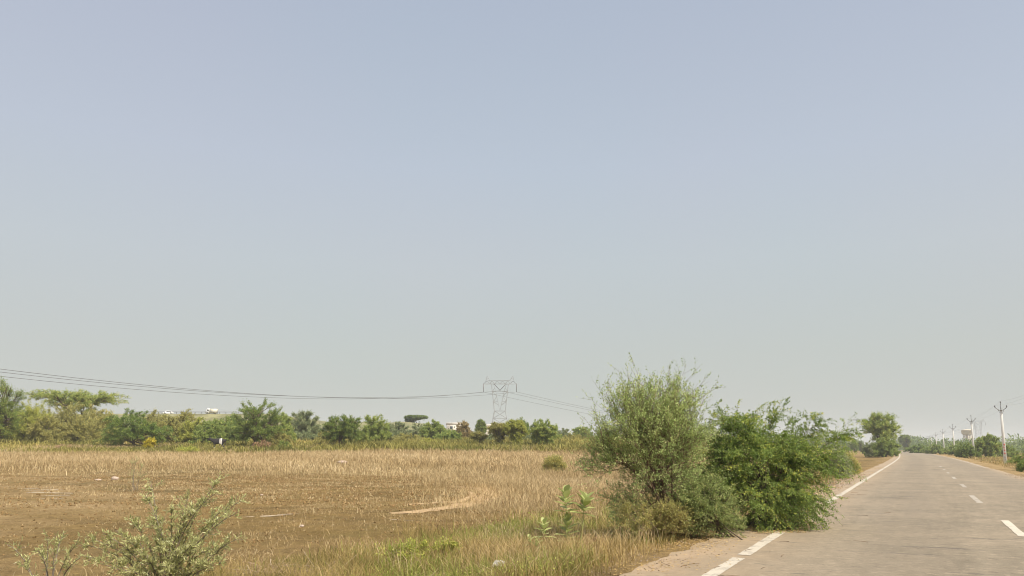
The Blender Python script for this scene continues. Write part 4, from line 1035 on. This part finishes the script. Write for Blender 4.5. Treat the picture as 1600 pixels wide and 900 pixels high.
# ------------------------------------------------------------------ lattice pylons and their conductors
M['lattice'] = plain("galvanised_lattice", (0.36, 0.37, 0.37), 0.55, 0.1, 1, metal=0.2)
M['insul'] = plain("brown_insulator", (0.10, 0.075, 0.06), 0.35, 0.1, 2)
M['wire'] = plain("conductor", (0.12, 0.12, 0.12), 0.5, 0.1, 1)
def half(z): return np.interp(z, [0, 17, 25.5, 28.7], [5.6, 2.35, 3.3, 3.7])
def halfy(z): return np.interp(z, [0, 17, 25.5, 28.7], [5.0, 2.0, 1.2, 0.8])
def make_pylon(loc, rz, label):
    root = thing("lattice_pylon", label, "pylon", loc, rz, "power line pylons")
    c = lambda sx, sy, z: (sx * float(half(z)), sy * float(halfy(z)), z)
    lev = [0, 5.5, 10, 13.8, 17, 21, 25.5, 28.7]
    legs = []; br = []
    for sx, sy in ((1, 1), (1, -1), (-1, 1), (-1, -1)):
        for a, b_ in zip(lev[:-1], lev[1:]): legs.append((c(sx, sy, a), c(sx, sy, b_)))
    for a, b_ in zip(lev[:-1], lev[1:]):
        for sy in (1, -1):
            if b_ <= 17.1: br += [(c(-1, sy, a), c(1, sy, b_)), (c(1, sy, a), c(-1, sy, b_))]
            br.append((c(-1, sy, a), c(1, sy, a))) if 0 < a <= 17.1 or a > 25 else None
        for sx in (1, -1):
            br += [(c(sx, -1, a), c(sx, 1, b_)), (c(sx, 1, a), c(sx, -1, b_)), (c(sx, -1, b_), c(sx, 1, b_))]
    # K bracing of the fork above the waist
    for sx in (1, -1):
        for sy in (1, -1):
            inner = lambda z: (sx * (float(half(z)) - np.interp(z, [17, 25.5, 28.7], [2.3, 1.5, .9])), sy * float(halfy(z)) * .6, z)
            br += [(inner(17.3), inner(25.5)), (inner(25.5), inner(28.7)), (inner(19.5), c(sx, sy, 21)), (inner(21), c(sx, sy, 21)), (inner(23.3), c(sx, sy, 21)), (inner(23.3), c(sx, sy, 25.5)), (inner(25.5), c(sx, sy, 25.5)), (inner(27), c(sx, sy, 25.5))]
    build("tower_body", [rods(legs, .13), rods([b_ for b_ in br if b_], .06)], M['lattice'], root)
    be = []; W_ = 7.2
    for sy in (.7, -.7):
        be += [((-W_, 0, 28.7), (-3.7, sy, 28.7)), ((-3.7, sy, 28.7), (3.7, sy, 28.7)), ((3.7, sy, 28.7), (W_, 0, 28.7)), ((-W_ + 1.6, 0, 30), (-3.7, sy * .7, 30.1)), ((W_ - 1.6, 0, 30), (3.7, sy * .7, 30.1)), ((-3.7, sy * .7, 30.1), (3.7, sy * .7, 30.1)), ((-W_, 0, 28.7), (-W_ + 1.6, 0, 30)), ((W_, 0, 28.7), (W_ - 1.6, 0, 30))]
        xsn = np.linspace(-5.6, 5.6, 11)
        for i in range(10): be.append(((xsn[i], sy * .7, 28.7 if i % 2 else 30.05), (xsn[i + 1], sy * .7, 30.05 if i % 2 else 28.7)))
    build("cross_beam", [rods(be, .085)], M['lattice'], root)
    for sx in (-1, 1):
        build("peak", [rods([((sx * 4.2, .6, 30), (sx * 5.6, 0, 32.2)), ((sx * 4.2, -.6, 30), (sx * 5.6, 0, 32.2)), ((sx * 6.2, 0, 29.6), (sx * 5.6, 0, 32.2)), ((sx * 4.9, .3, 31), (sx * 5.9, 0, 30.8))], .085)], M['lattice'], root)
        build("insulator_string", [tube1([(sx * W_, 0, 28.7), (sx * W_, 0, 25.2)], .12, 6)], M['insul'], root)
    build("insulator_string", [tube1([(-2.6, 0, 28.7), (0, 0, 25.9)], .11, 6), tube1([(2.6, 0, 28.7), (0, 0, 25.9)], .11, 6)], M['insul'], root)
    return root
PA = np.array([(781 - 800) / FH * 320, 320, 0.0]); PA[2] = 1.2
pyl = make_pylon(PA - [0, 0, 1.0], 0.0, "steel lattice pylon carrying the power lines behind the field")
PC = np.array([(1531 - 800) / FH * 800, 800, 0.0])
dup(pyl, PC, R(-14), "faint far pylon in the haze right of the water tank")
def wire(label, a, b_, drop, rad=.05, n=60, group=None, name="power_line"):
    t = np.linspace(0, 1, n)[:, None]; p = a + (b_ - a) * t; p[:, 2] -= 4 * drop * (t[:, 0] * (1 - t[:, 0]))
    o = build(name, [tubes(p[None], np.full((1, n), rad), 5)], M['wire']); tag(o, label, "power line", group); return o
L0 = np.array([-157.0, 97.7, 24.6]); pd = np.array([.83, -.56, 0])
nm3 = ("left", "middle", "right")
for k, (o_, zz) in enumerate(((-7.2, 25.2), (0, 25.8), (7.2, 25.2))):
    a = PA + [o_, 0, zz - 1.0]
    wire(["uppermost of the three cables sagging from the pylon to the upper left", "second of the three cables sagging from the pylon to the left, between the other two", "lowest of the three cables sagging from the pylon to the left"][2 - k],
         a, L0 + pd * o_ + [0, 0, 0], 8.4 + .0 * k, .055, group="conductors of the pylon line")
    wire(["lowest cable running from the pylon down to the thorn bush", "middle cable running from the pylon's centre down to the thorn bush", "highest cable running from the pylon's right arm down to the thorn bush"][k],
         a, PC + [o_ * .97, o_ * .24, zz], 20.5, .055, group="conductors of the pylon line")

# ------------------------------------------------------------------ concrete poles along the road
M['pole'] = plain("whitewashed_concrete", (0.80, 0.78, 0.72), 0.85, 0.06, 2.5, dirt=(0.66, 0.63, 0.56))
M['porcelain'] = plain("dark_porcelain", (0.11, 0.10, 0.09), 0.3, 0.1, 2)
M['red_paint'] = plain("faded_red_paint", (0.55, 0.10, 0.07), 0.8, 0.15, 6)
GP = "white concrete power poles in a row along the road"
def make_pole(loc, rz, label):
    r = thing("utility_pole", label, "utility pole", loc, rz, GP)
    z = [-.4, 0, 6.7]; w0, w1 = .37, .24
    v = np.array([(sx * w / 2, sy * w / 2 * .8, h) for h, w in ((-.4, w0), (6.7, w1)) for sx, sy in ((-1, -1), (1, -1), (1, 1), (-1, 1))])
    bm = bmesh.new(); vs_ = [bm.verts.new(c) for c in v]
    for fc in ((0, 1, 5, 4), (1, 2, 6, 5), (2, 3, 7, 6), (3, 0, 4, 7), (4, 5, 6, 7), (3, 2, 1, 0)): bm.faces.new([vs_[i] for i in fc])
    bmesh.ops.bevel(bm, geom=bm.edges[:], offset=.02, segments=1, affect='EDGES'); bmesh.ops.triangulate(bm, faces=bm.faces[:]); bm.verts.index_update()
    build("shaft", [(np.array([q_.co[:] for q_ in bm.verts]), np.array([[q_.index for q_ in f_.verts] for f_ in bm.faces]))], M['pole'], r); bm.free()
    arm = [(-.64, 0, 7.08), (-.5, 0, 6.92), (-.25, 0, 6.72), (0, 0, 6.65), (.25, 0, 6.72), (.5, 0, 6.92), (.64, 0, 7.08)]
    a_ = tubes(np.array(arm)[None] + [0, -.14, 0], np.full((1, 7), .042), 6)
    build("cross_arm", [a_, rods([((-.3, -.14, 6.72), (-.1, -.14, 6.2)), ((.3, -.14, 6.72), (.1, -.14, 6.2))], .02)], M['dark_steel'], r)
    build("top_bracket", [tube1([(0, -.02, 6.6), (0, -.02, 7.3)], .05, 6), tube1([(0, -.02, 7.25), (0, -.02, 7.75)], .03, 6)], M['dark_steel'], r)
    ins = [(.0001, 0), (.07, .01), (.075, .06), (.045, .09), (.06, .12), (.05, .19), (.03, .25), (.0001, .27)]
    for x, y_, z_ in ((-.64, -.14, 7.06), (.64, -.14, 7.06), (0, -.02, 7.6)):
        build("insulator", [lathe(ins, 10, (x, y_, z_))], M['porcelain'], r, smooth=True)
    return r
pole_px = [(1569, 95), (1521, 138), (1491, 188), (1475, 238), (1463.5, 295), (1456, 350), (1450, 405), (1443, 470), (1432, 530), (1422, 600), (1410, 680)]
plabel = ["nearest concrete pole with red and grey marks on its white foot", "second concrete pole, standing in front of the tan water tank", "third concrete pole counted from the nearest, with bare sky behind its top",
          "fourth concrete pole along the road, shorter than the third", "fifth concrete pole along the road, next to the sixth", "sixth concrete pole along the road, faded by haze", "seventh concrete pole along the road, faded by haze", "eighth concrete pole from the nearest, over the hedge bushes",
          "ninth concrete pole from the nearest, thin and hazy", "tenth concrete pole from the nearest, by the hazy umbrella-shaped tree", "last far pole, right where the road disappears"]
RA = -math.atan(SL) 
P_ = []
for i, (px, Yd) in enumerate(pole_px):
    q = gbase(px, Yd); P_.append(q)
    if i == 0:
        pole0 = make_pole(q, RA, plabel[0])
    else:
        dup(pole0, q, RA + (.06, -.05, .04)[i % 3], plabel[i])
# painted marks on the nearest pole: worn red dabs above grey ones
mk = [box(.0 + dx, -.158 + .0115 * z_ / 6.7 * 4.5 - .004, z_, w_, .012, h_, mi) for z_, h_, w_, dx, mi in ((2.32, .20, .15, .02, 0), (2.0, .16, .05, -.06, 0), (1.93, .06, .16, .0, 0), (1.62, .22, .06, .05, 0), (1.55, .07, .17, 0, 0), (1.25, .18, .05, -.05, 0), (1.2, .18, .05, .06, 0), (1.18, .05, .15, 0, 0), (.78, .2, .05, -.05, 1), (.72, .05, .15, 0, 1), (.5, .14, .05, .05, 1))]
build("painted_marks", mk, [M['red_paint'], M['galv']], pole0)
rot = np.array([[math.cos(RA), -math.sin(RA)], [math.sin(RA), math.cos(RA)]])
for k, (x_, z_) in enumerate(((-.64, 7.31), (0, 7.86), (.64, 7.31))):
    pts = []
    o2 = np.append(rot @ np.array([x_, -.1]), z_)
    ends = [p + o2 for p in P_]
    first = ends[0] - (ends[1] - ends[0]) * 1.05
    ends = [first] + ends
    for a, b_ in zip(ends[:-1], ends[1:]):
        t = np.linspace(0, 1, 13)[:-1, None]; q = a + (b_ - a) * t; q[:, 2] -= 4 * .55 * (t[:, 0] * (1 - t[:, 0])); pts.append(q)
    pts.append(ends[-1][None]); pts = np.concatenate(pts)
    o = build("overhead_wire", [tubes(pts[None], np.full((1, len(pts)), .004), 4)], M['wire'])
    tag(o, ["thin wire strung along the poles on the road side arm ends", "thin wire strung along the very tops of the poles", "thin wire strung along the poles on the arm ends away from the road"][k], "power line", "wires of the roadside poles")

# ------------------------------------------------------------------ water tanks
M['tank'] = plain("tan_tank_plaster", (0.66, 0.56, 0.40), 0.9, 0.06, 0.4, dirt=(0.52, 0.42, 0.3))
M['tank_pink'] = plain("peach_tank_plaster", (0.66, 0.47, 0.36), 0.9, 0.06, 0.4)
def tank(label, px, Yd, r, z0, z1, mat):
    q = np.array([(px - 800) / FH * Yd, Yd, -.3]); t = thing("water_tank", label, "water tank", q)
    build("tank", [lathe([(.01, z0 - .6), (r * .55, z0 - .5), (r * .95, z0 + .5), (r, z0 + .8), (r, z1 - .5), (r * 1.03, z1 - .5), (r * 1.03, z1 - .2), (r * .7, z1 + .35), (.01, z1 + .7)], 28)], mat, t)
    for k in range(6):
        a = k * math.pi / 3 + .3; build("column", [tube1([(r * .78 * math.cos(a), r * .78 * math.sin(a), 0), (r * .7 * math.cos(a), r * .7 * math.sin(a), z0)], .38, 8)], mat, t)
    for zb in (z0 * .33, z0 * .68):
        rr = r * .75; an = np.linspace(0, 2 * math.pi, 25); build("ring_beam", [tubes(np.stack([rr * np.cos(an), rr * np.sin(an), 0 * an + zb], 1)[None], np.full((1, 25), .3), 6)], mat, t)
    build("stair_shaft", [tube1([(0, 0, 0), (0, 0, z0)], .9, 12)], mat, t)
    build("ladder", [rods([((r * 1.05, -.3, 0), (r * 1.05, -.3, z1)), ((r * 1.05, .3, 0), (r * 1.05, .3, z1))] + [((r * 1.05, -.3, z_), (r * 1.05, .3, z_)) for z_ in np.arange(1, z1, 1.0)], .05)], M['galv'], t)
tank("tan mushroom-shaped water tank on columns, seen just left of the second pole", 1512.5, 720, 4.6, 14.2, 18.6, M['tank'])
tank("peach water tank showing only its top above the olive verge tree", 1543, 860, 4.2, 11.0, 14.6, M['tank_pink'])

# ------------------------------------------------------------------ stones, scraps, pale patches, wheel track
M['stone'] = plain("pale_stone", (0.46, 0.35, 0.27), 0.9, 0.2, 9, bump=.4)
M['stone_grey'] = plain("grey_stone", (0.42, 0.38, 0.34), 0.9, 0.2, 9, bump=.4)
M['paper'] = plain("white_scrap", (0.80, 0.78, 0.74), 0.7, 0.05, 12)
def rock(label, px, py, sz, seed, mat='stone', name="stone", cat="stone"):
    rng = np.random.default_rng(seed); Yd = 20.0
    for _ in range(40):
        d = ray(px, py); t = (gz(d[0] / d[1] * Yd, Yd) - CAM_H) / d[2]; Yd = .5 * Yd + .5 * t * d[1]
    b = gbase(px, Yd); bm = bmesh.new(); bmesh.ops.create_icosphere(bm, subdivisions=3, radius=1)
    dirs = norm(rng.normal(size=(9, 3)))
    for v in bm.verts:
        c = np.array(v.co); c = c * min(1.0, min(.82 / max(1e-3, float(c @ d_)) if c @ d_ > 0 else 9 for d_ in dirs)) * (1 + .05 * math.sin(c[0] * 9 + c[1] * 7)); v.co = c * np.array(sz)
    o = build(name, [(np.array([v.co[:] for v in bm.verts]), np.array([[q.index for q in f.verts] for f in bm.faces]))], M[mat]); bm.free()
    o.location = (float(b[0]), float(b[1]), float(b[2]) + sz[2] * .5); return tag(o, label, cat)
rock("larger pale pinkish stone on bare soil above the large spiny shrub", 183, 750, (.22, .18, .14), 1)
rock("small flat whitish stone left of the larger pinkish stone", 157, 751, (.18, .15, .07), 2)
rock("pinkish white stone in the dry grass in front of the low dark dome tree", 536, 725, (.45, .3, .2), 3)
rock("grey stone in the weeds right of the knee-high milkweeds", 931, 856, (.075, .06, .05), 4, 'stone_grey')
rock("small white stone on bare soil below the long pale patch", 476, 823, (.06, .05, .035), 5)
rock("tiny white stone right of the large spiny shrub's tips", 412, 774, (.07, .05, .04), 6)
rock("pale stone in the weeds just below the cow", 341, 706, (.5, .3, .2), 7, 'stone_grey')
# crumpled scrap of paper on the verge
rng = np.random.default_rng(9); g_ = np.linspace(-1, 1, 8); U, Vv = np.meshgrid(g_, g_)
P = np.stack([U * .075 + rng.normal(0, .008, U.shape), Vv * .05 + rng.normal(0, .008, U.shape), .05 + .035 * np.sin(U * 3 + Vv * 2) + rng.normal(0, .014, U.shape)], -1).reshape(-1, 3)
ix = np.arange(64).reshape(8, 8); fq = np.stack([ix[:-1, :-1], ix[:-1, 1:], ix[1:, 1:], ix[1:, :-1]], -1).reshape(-1, 4)
q = gbase(779, 10.75)
o = build("paper_scrap", [(P, fq), (P + [0, 0, .002], fq[:, ::-1])], M['paper']); o.location = (float(q[0]), float(q[1]), float(q[2]) + .16); o.rotation_euler = (R(35), R(-15), R(30)); tag(o, "crumpled white scrap caught in the verge grass at the bottom edge", "litter")

M['crust'] = plain("pale_dried_mud", (0.40, 0.31, 0.20), 0.9, 0.35, 6, dirt=(0.27, 0.19, 0.10))
M['track'] = plain("trodden_soil", (0.44, 0.30, 0.155), 0.95, 0.18, 2.5, dirt=(0.31, 0.205, 0.10), bump=.5)
def patch(name, mat, cx, cy, rx, ry, seed, rot_=0.0):
    rng = np.random.default_rng(seed); n = 40; a = np.linspace(0, 2 * math.pi, n, endpoint=False)
    rr = 1 + .18 * np.sin(a * 3 + seed) + .12 * np.sin(a * 7 + 2 * seed) + rng.normal(0, .09, n)
    rows = []
    for f_ in (1, .7, .4, .12):
        x = cx + (rx * rr * f_ * np.cos(a)) * math.cos(rot_) - ry * rr * f_ * np.sin(a) * math.sin(rot_); y = cy + rx * rr * f_ * np.cos(a) * math.sin(rot_) + ry * rr * f_ * np.sin(a) * math.cos(rot_)
        rows.append(np.stack([x, y, ground_z(x, y) + .006 + .012 * (1 - f_)], 1))
    V = np.concatenate(rows); ix = np.arange(4 * n).reshape(4, n); fq = np.stack([ix[:-1], np.roll(ix[:-1], -1, 1), np.roll(ix[1:], -1, 1), ix[1:]], -1).reshape(-1, 4)
    o = build(name, [(V, fq), (V[-n:], np.arange(n)[None])], mat); return kind(o, 'structure')
for k, (px, Yd, rx, ry) in enumerate(((70, 33.5, .7, .35), (82, 32.2, .9, .3), (94, 31, .6, .2), (66, 35, .8, .25), (88, 29.8, .5, .14), (420, 20.6, .62, .13), (452, 20.9, .3, .07), (622, 19.6, .35, .08))):
    q = gbase(px, Yd); patch("dry_mud", M['crust'], q[0], q[1], rx, ry, 20 + k, .15)
def track(pts, wd, name="dirt_track"):
    P = np.array([gbase(px, Yd)[:2] for px, Yd in pts]); t = np.linspace(0, 1, len(P)); tt = np.linspace(0, 1, 70)
    # smooth by repeated averaging
    Q = np.stack([np.interp(tt, t, P[:, 0]), np.interp(tt, t, P[:, 1])], 1)
    for _ in range(60): Q[1:-1] = .25 * Q[:-2] + .5 * Q[1:-1] + .25 * Q[2:]
    d = norm(np.gradient(Q, axis=0)); nn = np.stack([-d[:, 1], d[:, 0]], 1); rng = np.random.default_rng(4); tap = np.sin(np.pi * np.clip(tt * 1.02, .02, 1)) ** .4
    L = [Q + nn * (wd * k * tap * (1 + rng.normal(0, .12, 70)))[:, None] for k in (-.5, 0, .5)]
    V = np.stack([np.concatenate([l, (ground_z(l[:, 0], l[:, 1]) + .008 + .03 * (i == 1))[:, None]], 1) for i, l in enumerate(L)], 1)
    ix = np.arange(210).reshape(70, 3); fq = np.stack([ix[:-1, :-1], ix[1:, :-1], ix[1:, 1:], ix[:-1, 1:]], -1).reshape(-1, 4)[:, ::-1]
    o = build(name, [(V.reshape(-1, 3), fq)], M['track'], smooth=True); return kind(o, 'structure')
track([(610, 21.5), (660, 22.3), (700, 23.5), (740, 25.5), (764, 27.8), (770, 30), (762, 32.5), (740, 34.5), (700, 36)], .85)
track([(640, 24.5), (690, 25.3), (725, 27), (742, 29), (735, 31.5), (710, 33)], .3)
far_plant("soil_mound_shrub", "small reddish heap of dead weeds in the green belt near the left border", "shrub", 100, 697, 26, 89, 'dead', 'bush', 520, .1, .8, 'bark_red')

# loose gravel and lumps along both edges of the asphalt
def pebbles(rng, x, y, z, r):
    n = len(x); o = np.array([(1, 0, 0), (-1, 0, 0), (0, 1, 0), (0, -1, 0), (0, 0, 1), (0, 0, -1)], float)
    v = (o[None] * r[:, None, None] * rng.uniform(.6, 1.3, (n, 6, 1)) * np.array([1, 1, .7])); a = rng.uniform(0, 6.28, n)
    v = np.stack([v[..., 0] * np.cos(a)[:, None] - v[..., 1] * np.sin(a)[:, None], v[..., 0] * np.sin(a)[:, None] + v[..., 1] * np.cos(a)[:, None], v[..., 2]], -1) + np.stack([x, y, z], 1)[:, None]
    t = np.array([(0, 2, 4), (2, 1, 4), (1, 3, 4), (3, 0, 4), (2, 0, 5), (1, 2, 5), (3, 1, 5), (0, 3, 5)])
    return (v.reshape(-1, 3), (np.arange(n)[:, None, None] * 6 + t).reshape(-1, 3), np.repeat(np.clip(rng.normal(.5, .25, n), 0, 1), 6))
rng = np.random.default_rng(88)
def grav_d(x, y):
    q = road_s(x, y); return sst(4.1, 4.9, q) * (1 - sst(5.6, 6.6, q)) + .6 * sst(2.6, 3.4, -q) * (1 - sst(4.2, 5.5, -q))
x, y = scatter(rng, 110000, (-.1, .95), (8.5, 45), grav_d); q = road_s(x, y)
z = np.where((q < 4.95) & (q > -3.3), roadz(q), ground_z(x, y))
M['gravel'] = leaf_mat("loose_gravel", (0.22, 0.165, 0.105), (0.46, 0.36, 0.25), None, 0.0, .9, .1, k=1.0)
kind(build("gravel", [pebbles(rng, x, y, z + .003, rng.uniform(.006, .02, len(x)) * (1 + (y > 20)))], M['gravel']), 'stuff')
def clod_d(x, y): return (.15 + .85 * sst(0, 1, wnoise(x, y, 1, 6, 33))) * sst(6.5, 8, road_s(x, y))
x, y = scatter(rng, 60000, (-.85, .3), (9, 48), clod_d)
M['clod'] = leaf_mat("soil_clod", (0.13, 0.08, 0.03), (0.34, 0.22, 0.10), None, 0.0, .95, .05, k=1.0)
kind(build("soil_clods", [pebbles(rng, x, y, ground_z(x, y) + .004, rng.uniform(.012, .045, len(x)) * (1 + .6 * (y > 22)))], M['clod']), 'stuff')

# dry twigs lying on the dusty shoulder and the asphalt edge
rng = np.random.default_rng(91)
def stick_d(x, y): q = road_s(x, y); return sst(1.5, 4.6, q) * (1 - sst(5.2, 6.2, q)) * (.15 + .85 * sst(2.8, 4.4, q))
x, y = scatter(rng, 9000, (-.1, .7), (8.8, 34), stick_d); q = road_s(x, y); n = len(x); k = rng.uniform(0, 1, n) < .25; x, y, q = x[k], y[k], q[k]; n = len(x)
a = rng.uniform(0, 6.28, n); L = rng.uniform(.04, .16, n); z = np.where((q < 4.9) & (q > -3.3), roadz(q), ground_z(x, y)) + .008
d = np.stack([np.cos(a) * L, np.sin(a) * L, 0 * a], 1); m = np.stack([x, y, z], 1)
cv = np.stack([m - d, m + rng.normal(0, .25, (n, 3)) * L[:, None] * [1, 1, .05] + [0, 0, .006], m + d], 1)
kind(build("fallen_twigs", [tubes(bez(cv, np.linspace(0, 1, 4)), np.linspace(1, .4, 4)[None] * rng.uniform(.002, .005, n)[:, None], 4, np.clip(rng.normal(.3, .25, n), 0, 1))], M['dark_stem']), 'stuff')
